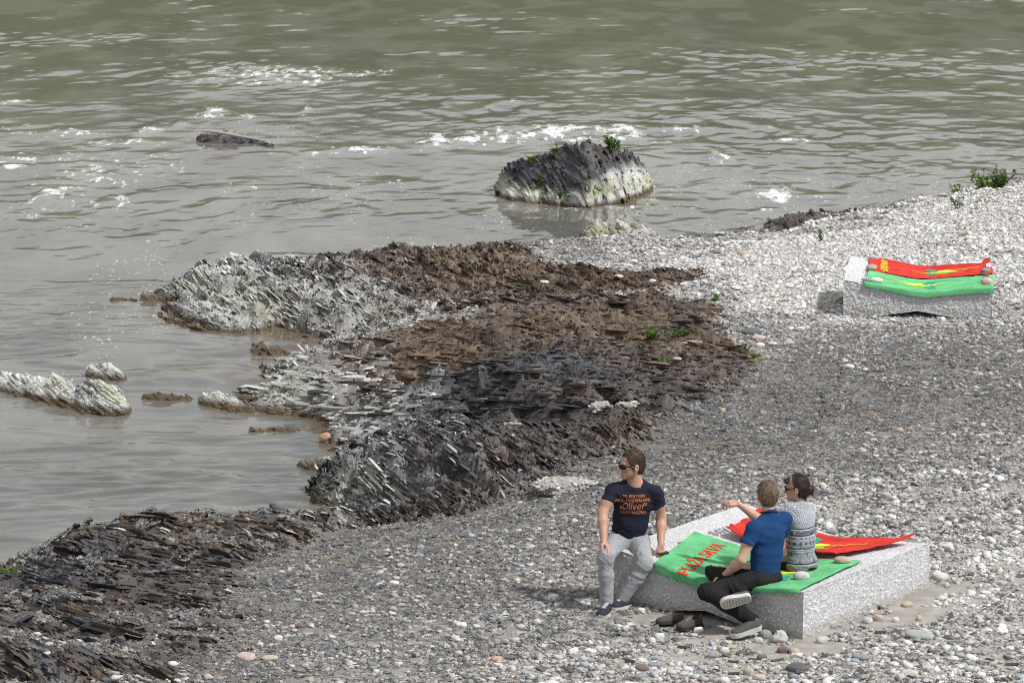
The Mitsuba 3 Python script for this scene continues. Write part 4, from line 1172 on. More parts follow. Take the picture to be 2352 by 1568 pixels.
def trouser_leg(F, h_, k_, a_, r, past):
    """Thigh and lower leg on a grid of their own, so that cutting the cuff spares the other leg."""
    G = Field(F.lo, F.lo + (F.n - 1) * F.h, F.h)
    d = unit(a_ - k_)
    G.chain([k_, lerp(k_, a_, .4), a_ + d * .03], [r[1], r[2], r[3]], .03)
    G.keep(a_ + d * past, d, lo=a_ - .13, hi=a_ + .13)
    G.cone(h_, k_, r[0], r[1], .05)
    n = [min(p, q) for p, q in zip(F.d.shape, G.d.shape)]
    s = tuple(slice(0, q) for q in n)
    a, b, k = F.d[s], G.d[s], .02
    m = np.maximum(k - np.abs(a - b), 0) / k
    F.d[s] = np.minimum(a, b) - m * m * k * .25


# ---------------- the man on the corner of the bed, in navy T-shirt and grey trousers
def build_man():
    me = 'person'
    pel, nk = A((1.055, 26.300, 1.336)), A((1.112, 26.240, 1.886))
    sr, sl = A((0.906, 26.200, 1.807)), A((1.301, 26.240, 1.781))
    er, wr = A((0.814, 26.100, 1.622)), A((0.822, 25.930, 1.408))
    el, wl = A((1.352, 26.280, 1.528)), A((1.343, 26.120, 1.314))
    hr, hl = A((0.963, 26.280, 1.325)), A((1.153, 26.280, 1.325))
    kr, kl = A((0.837, 25.870, 1.283)), A((1.193, 25.900, 1.198))
    ar, al = A((0.850, 25.860, 0.847)), A((0.993, 25.920, 0.886))
    hc = A((1.073, 26.200, 2.048))
    fwd = unit([-.16, -1, 0])
    HR = frame([-.93, -.42, -.10], [-.03, -.06, 1])
    lo, hi = A([.62, 25.45, .8]), A([1.55, 26.62, 2.2])
    F = Field(lo, hi, .0068)
    torso(F, pel, nk, fwd, sl, sr, .145, .160, .68, -.02)
    F.cone(nk - [0, 0, .06], hc + HR @ A([0, -.02, -.05]), .066, .060, .03)
    add_head(F, hc, HR, 1.06)
    for s, e, w in ((sr, er, wr), (sl, el, wl)):
        F.chain([s, lerp(s, e, .5), e, lerp(e, w, .3), w], [.058, .052, .043, .045, .030], .03)
    add_hand(F, wr, A([.45, -.62, -.50]), A([-.1, -.35, -.95]), -1, (.30, .28, .30, .34), .3, .16)
    add_hand(F, wl, A([.03, -.42, -.88]), A([-.35, .80, -.38]), -1, (1.0, 1.05, 1.05, 1.0), .7, .05)
    for h_, k_, a_ in ((hr, kr, ar), (hl, kl, al)):
        F.chain([h_, k_, a_], [.075, .05, .038], .03)
    v, f = F.surface()
    P = lambda l, ff, u: hc + HR @ A([l, ff, u])
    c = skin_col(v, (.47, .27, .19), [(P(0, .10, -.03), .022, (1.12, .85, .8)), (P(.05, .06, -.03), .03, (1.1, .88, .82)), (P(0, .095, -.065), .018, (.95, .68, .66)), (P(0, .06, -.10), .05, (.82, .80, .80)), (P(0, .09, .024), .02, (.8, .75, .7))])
    scene[me + '__body'] = mikit.ply((v, f), 'skin', smooth=True, color=c)

    # T-shirt
    F = Field(lo, hi, .008)
    for s, e in ((sr, er), (sl, el)):
        F.cone(s, lerp(s, e, .72), .066, .076, .04)
        d = unit(e - s)
        F.keep(lerp(s, e, .56), d, lo=lerp(s, e, .8) - .13, hi=lerp(s, e, .8) + .13)
    torso(F, pel, nk, fwd, sl, sr, .158, .168, .72, .004)
    F.ball(lerp(pel, nk, .25) + fwd * .045, (.125, .085, .11), .06)
    up = unit(nk - pel)
    F.keep(pel - up * .022, -up + fwd * .10)
    F.cone(nk + up * .09 + fwd * .035, nk - up * .01 + fwd * .015, .075, .068, .012, sub=True)
    F.wrinkle(folds(.011, .075, (.35, 0, 1), 11, 2.5))
    v, f = F.surface()
    shirt_at = F
    cloth('shirt_navy', (.0155, .0175, .032), .9, .3)
    scene[me + '__shirt'] = mikit.ply((v, f), 'shirt_navy', smooth=True)
    say(me + '__shirt', 'navy blue T-shirt with orange print')
    F.cone  # the print is laid on the shirt's front along its own normal
    right = unit(np.cross(fwd, [0, 0, 1.0])) * -1
    o = lerp(pel, nk, .80) + fwd * .5
    def print_on(text, size, x0, z0, bold, squeeze=1.0, slant=0.0, name='print', curve=0.0):
        m = meshkit.text_mesh(text, size, .0025, bold)
        vv, ff = trimesh.remesh.subdivide_to_size(m.vertices, m.faces, .02)
        w = vv[:, 0].max()
        x = (vv[:, 0] - w / 2) * squeeze + slant * vv[:, 1] + x0
        z = vv[:, 1] + z0 + curve * x * x
        p = o + x[:, None] * right + z[:, None] * A([0, 0, 1.0])
        for _ in range(40):
            p = p - fwd * np.clip(shirt_at.at(p) - .003, -.05, .05)[:, None] * .9
        p = p + fwd * (vv[:, 2:3] - .001)
        scene[part(me + '__shirt', name)] = mikit.ply((p, ff), 'print_orange')
    plain('print_orange', (.75, .20, .045), .7)
    for line in (('LTD. EDITION', .024, .0, -.018, False, .98), ('REG. TRADEMARK', .026, .003, -.058, False, 1.0), ('s.', .040, -.100, -.128, True, .9, .10), ('Oliver', .060, .006, -.130, False, .86, .16), ('CO', .019, .112, -.090, False, .9), ('_', .019, .112, -.091, False, 2.0), ('CUSTOMIZED', .025, .003, -.172, False, 1.0)):
        print_on(*line)

    # trousers
    F = Field(lo, hi, .008)
    for h_, k_, a_ in ((hr, kr, ar), (hl, kl, al)):
        trouser_leg(F, h_, k_, a_, (.098, .074, .070, .060), .018)
    F.ball(pel - [0, 0, .02], (.165, .135, .12), .05)
    F.keep(pel + up * .07, up)
    for q in (kr, kl):
        F.wrinkle(folds(.007, .035, (.2, -.3, 1), 21, 2.2), q - .14, q + .14)
    F.wrinkle(folds(.007, .04, (.6, -.8, .2), 25, 2.0), pel - [.2, .35, .16], pel + [.2, .0, .1])
    F.wrinkle(folds(.004, .05, (.2, 0, 1), 31, 2.2), lo, A([hi[0], hi[1], 1.2]))
    cloth('trousers_grey', (.30, .305, .315), .85, .3)
    scene[me + '__trousers'] = mesh_of(F, 'trousers_grey')
    say(me + '__trousers', 'light grey trousers')

    # hair: short, receding at the temples
    hair(me + '__hair', hc, HR, 1.06, (.060, .036, .024), [((0, .068, .048), (0, .9, -.45)), ((0, -.03, -.075), (0, .25, -1)), ((0, .030, .0), (0, 1, -.35))], seed=40)
    say(me + '__hair', 'short brown hair')
    sunglasses(me + '__sunglasses', hc, HR, 1.06)
    gz1 = .80
    shoe(me, 'shoe', (0.912, 25.930, 0.782), (0.771, 25.660, 0.763), (0, 0, 1), ('shoe_navy', 'shoe_sole_white', 'lace_white'), .050)
    shoe(me, 'shoe', (1.058, 25.980, 0.789), (0.888, 25.800, 0.807), (0, 0, 1), ('shoe_navy', 'shoe_sole_white', 'lace_white'), .050)
    say(me, 'man in navy T-shirt, grey trousers and sunglasses sitting on the bed corner, looking left', 'person')


# ---------------- the young man in blue, seen from behind
def build_youth():
    me = 'person_001'
    pel, nk = A((2.221, 25.380, 1.235)), A((2.254, 25.460, 1.750))
    sl, sr = A((2.108, 25.300, 1.692)), A((2.406, 25.580, 1.700))
    fwd = unit([-.62, .78, 0])
    el, wl = A((1.999, 25.220, 1.424)), A((1.858, 25.340, 1.242))
    er, wr = A((2.374, 25.720, 1.410)), A((2.146, 25.740, 1.265))
    hl, hr = A((2.155, 25.280, 1.231)), A((2.262, 25.460, 1.229))
    kl, kr = A((1.701, 25.180, 1.148)), A((1.781, 25.500, 1.242))
    al, ar = A((2.099, 25.000, 0.933)), A((2.027, 25.080, 1.121))
    hc = A((2.239, 25.500, 1.937))
    HR = frame([-.20, .97, -.10], [0, .05, 1])
    lo, hi = A([1.55, 24.6, .75]), A([2.6, 26.1, 2.15])
    F = Field(lo, hi, .0068)
    torso(F, pel, nk, fwd, sl, sr, .130, .150, .68, -.02)
    F.cone(nk - [0, 0, .06], hc + HR @ A([0, -.025, -.05]), .064, .056, .03)
    add_head(F, hc, HR, .98)
    F.chain([sl, lerp(sl, el, .5), el, lerp(el, wl, .3), wl], [.055, .050, .042, .043, .029], .03)
    F.chain([sr, lerp(sr, er, .5), er, lerp(er, wr, .3), wr], [.055, .050, .042, .043, .029], .03)
    add_hand(F, wl, unit(wl - el) + A([0, .1, -.3]), (-.3, -.4, -.9), 1, (.35, .4, .4, .45))
    add_hand(F, wr, unit(wr - er) + A([0, -.1, -.3]), (.3, -.2, -.9), -1, (.35, .4, .4, .45))
    F.chain([hl, kl, al], [.07, .05, .038], .03)
    F.chain([hr, kr, ar], [.07, .05, .038], .03)
    v, f = F.surface()
    scene[me + '__body'] = mikit.ply((v, f), 'skin', smooth=True, color=skin_col(v, (.52, .32, .235), [(hc + HR @ A([q * .08, -.01, -.012]), .03, (1.08, .8, .74)) for q in (-1, 1)]))
    # polo shirt
    F = Field(lo, hi, .008)
    up = unit(nk - pel)
    for s, e in ((sl, el), (sr, er)):
        F.cone(s, lerp(s, e, .70), .070, .073, .03)
        d = unit(e - s)
        F.keep(lerp(s, e, .52), d, lo=lerp(s, e, .78) - .13, hi=lerp(s, e, .78) + .13)
    torso(F, pel, nk, fwd, sl, sr, .150, .162, .74, .004)
    F.keep(pel - up * .075, -up)
    F.cone(nk + up * .02 , nk + up * .035, .074, .070, .012)
    F.cone(nk + up * .02 + fwd * .01, nk + up * .09 + fwd * .03, .056, .06, .004, sub=True)
    F.wrinkle(folds(.009, .07, (.4, .1, 1), 51, 3.0))
    F.wrinkle(folds(.005, .03, (.2, .1, 1), 55, 3.0), pel - .2, pel + [.2, .2, .12])
    cloth('polo_blue', (.010, .046, .135), .9, .3)
    scene[me + '__shirt'] = mesh_of(F, 'polo_blue')
    say(me + '__shirt', 'plain blue polo shirt')
    c0 = nk + up * .028
    l_, f_ = HR[:, 0], fwd
    sd = unit(np.cross(up, fwd))
    ring = A([c0 + sd * .077 * math.cos(t) + fwd * (.074 * math.sin(t) + .004) + up * (.010 - .018 * math.sin(t)) for t in np.linspace(0, 2 * np.pi, 25)])
    plain('collar_dark', (.012, .018, .035), .9)
    scene[me + '__shirt__collar'] = mikit.ply(tube_mesh(ring, [.007] * 25, 6), 'collar_dark', smooth=True)
    say(me + '__shirt__collar', 'dark trimmed collar')
    # dark jeans
    F = Field(lo, hi, .008)
    for h_, k_, a_ in ((hl, kl, al), (hr, kr, ar)):
        trouser_leg(F, h_, k_, a_, (.096, .074, .074, .066), .012)
    F.ball(pel - [0, 0, .03], (.160, .145, .115), .05)
    F.keep(pel + up * .05, up)
    F.wrinkle(folds(.007, .045, (1, .1, .3), 61, 2.5))
    cloth('jeans_black', (.0135, .0135, .0145), .8, .3, .35)
    scene[me + '__trousers'] = mesh_of(F, 'jeans_black')
    say(me + '__trousers', 'black jeans')
    hair(me + '__hair', hc, HR, .98, (.150, .105, .062), [((0, .062, .05), (0, .95, -.2)), ((0, -.03, -.072), (0, .30, -1)), ((0, .015, -.03), (0, 1, -.30))], seed=70, thick=.010)
    say(me + '__hair', 'short blond hair')
    shoe(me, 'shoe', (2.163, 24.980, 0.876), (1.890, 24.900, 0.817), (0.05, -.10, 1), ('shoe_grey', 'shoe_sole_white', 'lace_white'), .050, .07, False)
    shoe(me, 'shoe', (2.065, 24.900, 1.164), (1.802, 24.880, 1.107), (.10, .95, .55), ('shoe_grey', 'shoe_sole_white', 'lace_white'), .050, .07, False)
    say(me, 'young man in blue polo shirt and black jeans sitting with his back turned', 'person')


# ---------------- the woman in the patterned blouse, pointing at the river
def blouse_pattern(p, n, uv):
    x, y = uv.x, uv.y                                    # metres round the body, metres above the hem
    def band(a, b):
        return smoothstep(a - .004, a + .004, y) * (1 - smoothstep(b - .004, b + .004, y))
    tri_ = lambda t: dr.abs(t - dr.floor(t) - .5) * 2
    line = lambda d, w: 1 - smoothstep(w * .6, w * 1.3, dr.abs(d))
    wob = (noise(x * 90, y * 90) - .5) * .3
    lat = dr.maximum(line(tri_((x + y * .62) / .046) - .5 + wob * .3, .16), line(tri_((x - y * .62) / .046) - .5 + wob * .3, .16))
    top = mix((.20, .21, .235), (.46, .47, .50), lat)
    cx, cy = x / .056 - dr.floor(x / .056) - .5, y / .056 - dr.floor(y / .056) - .5
    rr = dr.sqrt(cx * cx + cy * cy)
    ros = dr.maximum(line(rr - .36, .07), dr.maximum(line(rr - .18, .05), line(rr, .08)))
    dia = line(dr.abs(cx) + dr.abs(cy) - .5, .06)
    med = mix((.085, .09, .11), (.38, .39, .42), dr.maximum(ros, dia))
    zz = tri_(x / .17) * .10
    hh = (y - .10 - zz) / .020
    zig = mix((.085, .092, .11), (.36, .38, .40), line(tri_(hh * .5) - .5, .20) * (1 - smoothstep(3.0, 3.6, dr.abs(hh))))
    zig = mix(zig, (.40, .42, .44), smoothstep(.62, .75, noise(x * 120, y * 120, 4)) * .6)
    fan = dr.atan2(y - .01, tri_(x / .24) * .12 - .06)
    low = mix((.075, .085, .095), (.30, .34, .34), line(tri_(fan * 2.2) - .5, .22))
    c = mix(low, zig, smoothstep(.085, .09, y))
    c = mix(c, med, smoothstep(.205, .21, y) * (1 - smoothstep(.335, .34, y)))
    c = mix(c, zig, smoothstep(.335, .34, y))
    c = mix(c, top, smoothstep(.395, .40, y))
    for y0 in (.088, .205, .222, .338, .398):
        c = mix(c, (.42, .43, .45), line(y - y0, .006))
        c = mix(c, (.03, .034, .045), line(y - y0 - .012, .005))
    return c


def build_woman():
    me = 'person_002'
    pel, nk = A((2.575, 25.780, 1.267)), A((2.564, 25.840, 1.782))
    sl, sr = A((2.459, 25.780, 1.729)), A((2.680, 25.980, 1.676))
    fwd = unit([-.80, .60, 0])
    el, wl = A((2.200, 25.860, 1.626)), A((2.020, 25.860, 1.765))
    er, wr = A((2.697, 26.160, 1.344)), A((2.553, 26.280, 1.182))
    hl, hr = A((2.525, 25.740, 1.253)), A((2.628, 25.920, 1.229))
    kl, kr = A((2.246, 25.920, 1.245)), A((2.426, 26.280, 1.203))
    al, ar = A((2.450, 26.100, 1.190)), A((2.299, 26.080, 1.215))
    hc = A((2.527, 25.840, 1.918))
    HR = frame([-.97, .16, -.06], [-.06, .03, 1])
    lo, hi = A([1.65, 25.35, 1.1]), A([2.95, 26.6, 2.2])
    F = Field(lo, hi, .0068)
    torso(F, pel, nk, fwd, sl, sr, .118, .125, .72, -.02)
    F.cone(nk - [0, 0, .06], hc + HR @ A([0, -.02, -.05]), .056, .050, .03)
    add_head(F, hc, HR, .93, True)
    F.chain([sl, lerp(sl, el, .5), el, lerp(el, wl, .3), wl], [.050, .045, .038, .038, .026], .03)
    F.chain([sr, lerp(sr, er, .5), er, lerp(er, wr, .3), wr], [.050, .045, .038, .038, .026], .03)
    add_hand(F, wl, (-1, .05, .10), (.0, .45, -.9), -1, (.06, .42, .62, .75), .35, .10, .93)
    add_hand(F, wr, (-.8, .1, -.5), (-.1, -.2, -1), -1, (.4, .4, .4, .45), .5, .1, .93)
    F.chain([hl, kl, al], [.07, .05, .036], .03)
    F.chain([hr, kr, ar], [.07, .05, .036], .03)
    v, f = F.surface()
    P = lambda l, ff, u: hc + HR @ (A([l, ff, u]) * .93)
    scene[me + '__body'] = mikit.ply((v, f), 'skin', smooth=True, color=skin_col(v, (.50, .29, .205), [(P(0, .095, -.065), .016, (.9, .55, .55)), (P(.05, .06, -.03), .03, (1.08, .85, .8)), (wl + A([-.05, 0, 0]), .12, (1.08, 1.08, 1.08))]))
    # blouse
    F = Field(lo, hi, .008)
    up = unit(nk - pel)
    for s, e in ((sl, el), (sr, er)):
        F.cone(s, lerp(s, e, .9), .064, .060, .03)
        d = unit(e - s)
        F.keep(lerp(s, e, .74), d, lo=lerp(s, e, .95) - .11, hi=lerp(s, e, .95) + .11)
    torso(F, pel, nk, fwd, sl, sr, .142, .140, .80, .004)
    F.ball(pel - [0, 0, .03], (.158, .150, .11), .06)
    F.keep(A(pel) - A([0, 0, .095]), (0, 0, -1))
    F.cone(nk + up * .02 + fwd * .02, nk + up * .1 + fwd * .03, .058, .07, .006, sub=True)
    F.wrinkle(folds(.008, .07, (.3, .2, 1), 81, 2.5))
    v, f = F.surface()
    sd = unit(np.cross(up, fwd))
    q = v - pel
    ang = np.arctan2(q @ sd, -(q @ fwd))
    uv = np.stack([ang * .15, v[:, 2] - (pel[2] - .095)], 1)
    arm = np.minimum(np.linalg.norm(v - lerp(sl, el, .5), axis=1), 1)
    scene['blouse'] = {'type': 'twosided', 'bsdf': {'type': 'principled', 'base_color': proc(blouse_pattern), 'roughness': .85, 'specular': .2}}
    scene[me + '__blouse'] = mikit.ply((v, f), 'blouse', smooth=True, uv=uv)
    say(me + '__blouse', 'grey and white ornamental patterned blouse')
    F = Field(lo, hi, .008)
    F.ball(pel - [0, 0, .04], (.150, .145, .10), .05)
    for h_, k_, a_ in ((hl, kl, al), (hr, kr, ar)):
        F.chain([h_, k_, a_], [.085, .062, .048], .03)
    F.keep(pel, up)
    scene[me + '__trousers'] = mesh_of(F, 'jeans_black')

    def bun(F, P):
        F.ball(P(0, -.128, -.022), A([.044, .036, .042]), .012, HR)
        F.cone(P(-.03, .085, .072), P(.03, .085, .072), .018, .018, .02)
        for k in range(5):
            F.cone(P(.01 * (k - 2), -.135, -.04), P(.013 * (k - 2), -.150, -.075 - .006 * (k % 2)), .007, .003, .006)
    hair(me + '__hair', hc, HR, .93, (.030, .016, .012), [((0, .075, .03), (0, .85, -.35)), ((0, -.02, -.070), (0, .55, -1)), ((0, .012, -.02), (0, 1, -.12))], bun, 90, .016)
    say(me + '__hair', 'dark brown hair tied in a bun')
    sunglasses(me + '__sunglasses', hc, HR, .93)
    say(me, 'woman with dark hair bun and patterned blouse sitting on the towel, pointing at the river', 'person')


build_man()
build_youth()
build_woman()


# ------------------------------------------------------------------ towels
def towel_cloth(name, base):
    dk, lt = tuple(.78 * c for c in base), tuple(min(1, 1.12 * c) for c in base)

    def col(p, n, uv):
        crease = dr.abs(uv.x * 4 - dr.floor(uv.x * 4) - .5) + dr.abs(uv.y * 2 - dr.floor(uv.y * 2) - .5)
        return mix(dk, lt, smoothstep(.25, .75, .75 * fbm(uv.x * 14, uv.y * 9, 3, 4) + .25 * noise(uv.x * 420, uv.y * 300)))
    scene[name] = {'type': 'twosided', 'bsdf': {'type': 'principled', 'base_color': proc(col), 'roughness': .9, 'specular': .15}}


towel_cloth('terry_green', (.125, .42, .185))
towel_cloth('terry_red', (.52, .040, .030))
plain('print_red', (.60, .075, .03), .9, .1); plain('print_yellow', (.68, .62, .06), .9, .1); plain('print_teal', (.045, .27, .20), .9, .1); plain('print_leaf', (.17, .50, .07), .9, .1); plain('print_gold', (.60, .40, .05), .9, .1); plain('hem_white', (.62, .62, .64), .9, .1)


class Towel:
    def __init__(self, bed, mat, corners, label, seed, amp=.006, lift=None, nu=96, nv=60):
        self.bed, self.key = bed, numbered('towel')
        self.s, self.t = np.meshgrid(np.linspace(0, 1, nu), np.linspace(0, 1, nv), indexing='ij')
        c = A(corners, float)
        S, Tt = self.s[..., None], self.t[..., None]
        uv = c[0] * (1 - S) * (1 - Tt) + c[1] * S * (1 - Tt) + c[2] * S * Tt + c[3] * (1 - S) * Tt
        uv = uv + .012 * np.stack([n2(self.s, self.t, .3, seed + 1), n2(self.s, self.t, .3, seed + 2)], -1)
        u, v = uv[..., 0], uv[..., 1]
        z = bed_top(np.clip(u, 0, BED_L)) + .014
        z = z + amp * 1.3 * (1 + n2(u, v, .22, seed + 3, 3)) + amp * 1.1 * (1 - 2 * np.abs(n2(u * .5, v, .16, seed + 4, 2)))
        z = z + .0035 * n2(u, v, .07, seed + 6, 2)
        if lift is not None:
            z = z + lift(self.s, self.t, u, v)
        over, overu = np.maximum(-v, 0), np.maximum(u - BED_L, 0)
        z = z - over * .93 - overu * .9
        u = np.where(overu > 0, BED_L + .012 + overu * .12, u); v = np.where(over > 0, -.020 - over * .12, v)
        self.P = bed.world(np.stack([u, v, z], -1))
        m = trimesh.Trimesh(self.P.reshape(-1, 3), tri(grid_faces(nu, nv)), process=False)
        N = m.vertex_normals.reshape(self.P.shape)
        if N[..., 2].mean() < 0:
            N = -N
        self.N = N
        q = tri(grid_faces(nu, nv)); n = nu * nv
        idx = np.arange(n).reshape(nu, nv)
        rim = np.concatenate([idx[:, 0], idx[-1, 1:], idx[-2::-1, -1], idx[0, -2:0:-1]])
        r2 = np.roll(rim, -1)
        side = np.concatenate([np.stack([rim, r2, r2 + n], 1), np.stack([rim, r2 + n, rim + n], 1)])
        V = np.vstack([self.P.reshape(-1, 3), (self.P - N * .006).reshape(-1, 3)])
        uvs = np.tile(np.stack([self.s.ravel(), self.t.ravel()], 1), (2, 1))
        scene[self.key + '__cloth'] = mikit.ply((V, np.vstack([q, q[:, ::-1] + n, side])), mat, smooth=True, uv=uvs)
        say(self.key, label, 'towel')

    def at(self, s, t, lift):
        from scipy.ndimage import map_coordinates
        nu, nv = self.s.shape
        co = np.stack([np.clip(s, 0, 1) * (nu - 1), np.clip(t, 0, 1) * (nv - 1)])
        g = lambda a: np.stack([map_coordinates(a[..., k], co, order=1) for k in range(3)], -1)
        return g(self.P) + g(self.N) * np.asarray(lift).reshape(-1, 1)

    def shape(self, pts, mat, name, lift=.003):
        """A printed patch, given as a polygon in (s, t)."""
        m = trimesh.creation.extrude_polygon(shapely.Polygon(pts).buffer(0), .0015, engine='earcut')
        v, f = trimesh.remesh.subdivide_to_size(m.vertices, m.faces, .05)
        scene[part(self.key, name)] = mikit.ply((self.at(v[:, 0], v[:, 1], lift + v[:, 2]), f), mat)

    def text(self, text, mat, s0, t0, t1, size, name, flip=1, edge=None):
        for k, (mt, grow, up) in enumerate(((edge, True, .003), (mat, False, .0045)) if edge else ((mat, True, .0045),)):
            m = meshkit.text_mesh(text, .1, .0012, grow)
            v, f = trimesh.remesh.subdivide_to_size(m.vertices, m.faces, .05)
            w = meshkit.text_mesh(text, .1, .001, False).vertices[:, 0].max()
            t = t0 + (v[:, 0] / w) * (t1 - t0)
            s = s0 - flip * v[:, 1] / .1 * size
            scene[part(self.key, name)] = mikit.ply((self.at(s, t, up + v[:, 2]), f), mt)

    def motif(self, s0, t0, ds, dt, line, flip=1):
        """A loose swirl of coloured patches and strokes."""
        P = lambda q: [(s0 + flip * a * ds, t0 + b * dt) for a, b in q]
        self.shape(P([(-.9, .05), (-.5, .32), (-.1, .30), (.2, .12), (-.1, .02), (-.5, -.06)]), 'print_yellow', 'motif')
        self.shape(P([(-1, -.12), (-.6, .02), (-.1, -.06), (.5, -.02), (.5, -.22), (-.2, -.30), (-.7, -.32)]), 'print_leaf', 'motif')
        self.shape(P([(.05, .16), (.3, .62), (.75, .70), (.62, .30), (.45, .10)]), 'print_teal', 'motif')
        self.shape(P([(.12, -.28), (.5, -.62), (.85, -.60), (.66, -.25), (.45, -.22)]), 'print_teal', 'motif')
        self.shape(P([(.0, .04), (.5, .08), (.86, .05), (.86, -.08), (.5, -.04), (.0, -.06)]), 'print_yellow', 'motif', .0045)
        for a in (((-1.5, .28), (-.8, .12)), ((-1.5, .28), (-1.15, -.22)), ((-1.15, -.22), (-.7, -.20)), ((.9, .0), (1.5, .06)), ((-2.2, .36), (-1.5, .28)), ((-.4, -.40), (.3, -.52))):
            (x0, y0), (x1, y1) = a
            w = .022
            self.shape(P([(x0, y0 - w), (x1, y1 - w), (x1, y1 + w), (x0, y0 + w)]), line, 'motif')


t = Towel(BED, 'terry_green', [(.50, -.10), (2.0, -.04), (1.88, 1.20), (.21, .98)], 'green towel with red lettering spread under the seated people on the foreground bed', 5000, .006)
t.text('PLA\u017dA SAVA', 'print_red', .225, .05, .88, .072, 'lettering', 1)
t.motif(.70, .5, .14, .42, 'print_gold')


def crumple(s, t, u, v):
    edge = sstep(.16, .0, s)
    z = .045 * edge * (1 - 2 * np.abs(n2(t, s * .4, .22, 5101))) + .03 * edge
    z = z + .030 * sstep(.15, .5, n2(s, t, .30, 5102, 2)) + .018 * (1 - np.abs(n2(s * .7 + t * .3, t, .16, 5103, 2))) * sstep(.6, .9, n2(s, t, .6, 5105) + .6)
    return z + .05 * sstep(.86, 1.0, s) * sstep(.80, 1.0, t) + .02


t = Towel(BED, 'terry_red', [(.46, 1.14), (1.54, 1.22), (1.93, 2.07), (.38, 1.78)], 'crumpled red towel on the back of the foreground bed behind the seated people', 5100, .010, crumple)
t.motif(.56, .42, .15, .52, 'print_yellow', -1)
t = Towel(BED_FAR, 'terry_green', [(.27, -.07), (2.075, -.09), (2.07, 1.03), (.31, 1.00)], 'green towel spread along the front of the farther bed', 5200, .006)
t.text('PLA\u017dA SAVA', 'print_red', .90, .92, .18, .05, 'lettering', -1)
t.motif(.42, .5, .15, .40, 'print_gold')
far_fold = lambda s, t, u, v: .05 * sstep(.90, 1.0, s) * sstep(.70, 1.0, t) + .02 * sstep(.8, 1, t) * (1 + n2(s, t, .1, 5310))
t = Towel(BED_FAR, 'terry_red', [(.30, 1.07), (2.05, 1.14), (1.99, 2.10), (.28, 2.11)], 'red towel spread along the back of the farther bed', 5300, .006, far_fold)
t.text('PLA\u017dA SAVA', 'print_yellow', .10, .08, .92, .055, 'lettering', -1)
t.motif(.58, .46, .15, .40, 'print_yellow', -1)
t.shape([(.80, .93), (.93, .90), (.95, .98), (.82, .985)], 'hem_white', 'turned_edge', .006)
t.shape([(.955, .60), (.995, .50), (.995, .82), (.96, .78)], 'hem_white', 'turned_edge', .006)
say(f'{t.key}__turned_edge', 'white underside showing at the turned corner')

# ------------------------------------------------------------------ single stones
STONE_TONES = {'white': (.58, .57, .54), 'pale': (.47, .46, .43), 'grey': (.27, .275, .28), 'blue': (.22, .245, .27), 'dark': (.105, .108, .112), 'tan': (.42, .35, .27), 'brown': (.17, .13, .10), 'pink': (.45, .36, .33), 'purple': (.16, .105, .12), 'green': (.33, .35, .31), 'orange': (.48, .30, .20)}
_ico3 = icosphere(subdivisions=2)


def stone(pos, radii, tone, label=None, group=None, yaw=0.0, seed=0, rough=.10, tilt=0.0, name='cobble', sink=.55, category='stone', pitted=0.0, crumbs=0):
    v = np.array(_ico3.vertices); r = np.random.default_rng(seed)
    o = r.uniform(0, 50, 3)
    d = 1 + rough * 2.2 * (meshkit.fbm(v * 1.3 + o, 3, seed) - .5) * 2
    k = np.abs(v) ** .85 * np.sign(v)
    p = k * d[:, None] * A(radii)
    if pitted:
        p = p * (1 + pitted * (meshkit.fbm(v * 7 + o, 3, seed + 5) - .5))[:, None]
    c, s = math.cos(yaw), math.sin(yaw)
    ct, st = math.cos(tilt), math.sin(tilt)
    p = p @ A([[ct, 0, st], [0, 1, 0], [-st, 0, ct]]).T @ A([[c, -s, 0], [s, c, 0], [0, 0, 1]]).T
    p = p + A(pos) + A([0, 0, radii[2] * sink])
    col = A(STONE_TONES[tone]) * (.80 + .4 * meshkit.fbm(v * 2.5 + o, 4, seed + 9))[:, None]
    vein = sstep(.035, .0, np.abs(meshkit.fbm(v * 1.1 + o, 2, seed + 3) - .5))[:, None]
    col = col * (1 + .25 * vein)
    key = numbered(name)
    fc = np.array(_ico3.faces)
    if crumbs:      # pebbles cemented into the lump
        i = r.integers(0, len(p), crumbs); i = i[v[i, 2] > -.3]
        q = pebble_mesh(p[i] * [1, 1, 1] + r.normal(0, .012, (len(i), 3)) * [1, 1, .2] - [0, 0, .008], np.clip(r.lognormal(-4.2, .4, len(i)), .008, .03), pebble_colour(len(i), r) * [1.05, 1, .95], 0, r)
        p, fc, col = join([(p, fc, col * .6), q])
    scene[key] = mikit.ply((p, fc), 'pebble', smooth=True, color=np.clip(col, .01, .75))
    say(key, label, category, group)
    return key


for bed, u, v, rad, tone, lab in (
        (BED, 1.76, 1.06, (.075, .055, .036), 'tan', 'tan flat stone weighing down the far corner of the green towel'),
        (BED, 1.78, .36, (.072, .052, .042), 'pale', 'grey speckled stone on the green towel beside the young man'),
        (BED_FAR, .44, .15, (.095, .055, .040), 'white', 'white stone on the front left corner of the farther green towel'),
        (BED_FAR, .31, .10, (.070, .040, .026), 'grey', 'small grey stone beside the white one on the farther green towel'),
        (BED_FAR, .34, 1.12, (.080, .060, .046), 'tan', 'cream stone at the left end between the farther two towels'),
        (BED_FAR, .33, 2.02, (.075, .055, .040), 'pale', 'pale stone at the back left corner of the farther red towel'),
        (BED_FAR, 1.95, .33, (.085, .060, .044), 'pale', 'pale grey stone by the red lettering on the farther green towel'),
        (BED_FAR, 1.94, 1.28, (.070, .050, .034), 'grey', 'grey stone on the right end of the farther red towel'),
        (BED_FAR, 1.92, .97, (.065, .045, .030), 'dark', 'dark stone on the right end of the farther green towel, at its back edge')):
    stone(bed.on(u, v, .028), rad, tone, lab, None, -.2, int(u * 100 + v * 1000), .08, 0, 'stone')

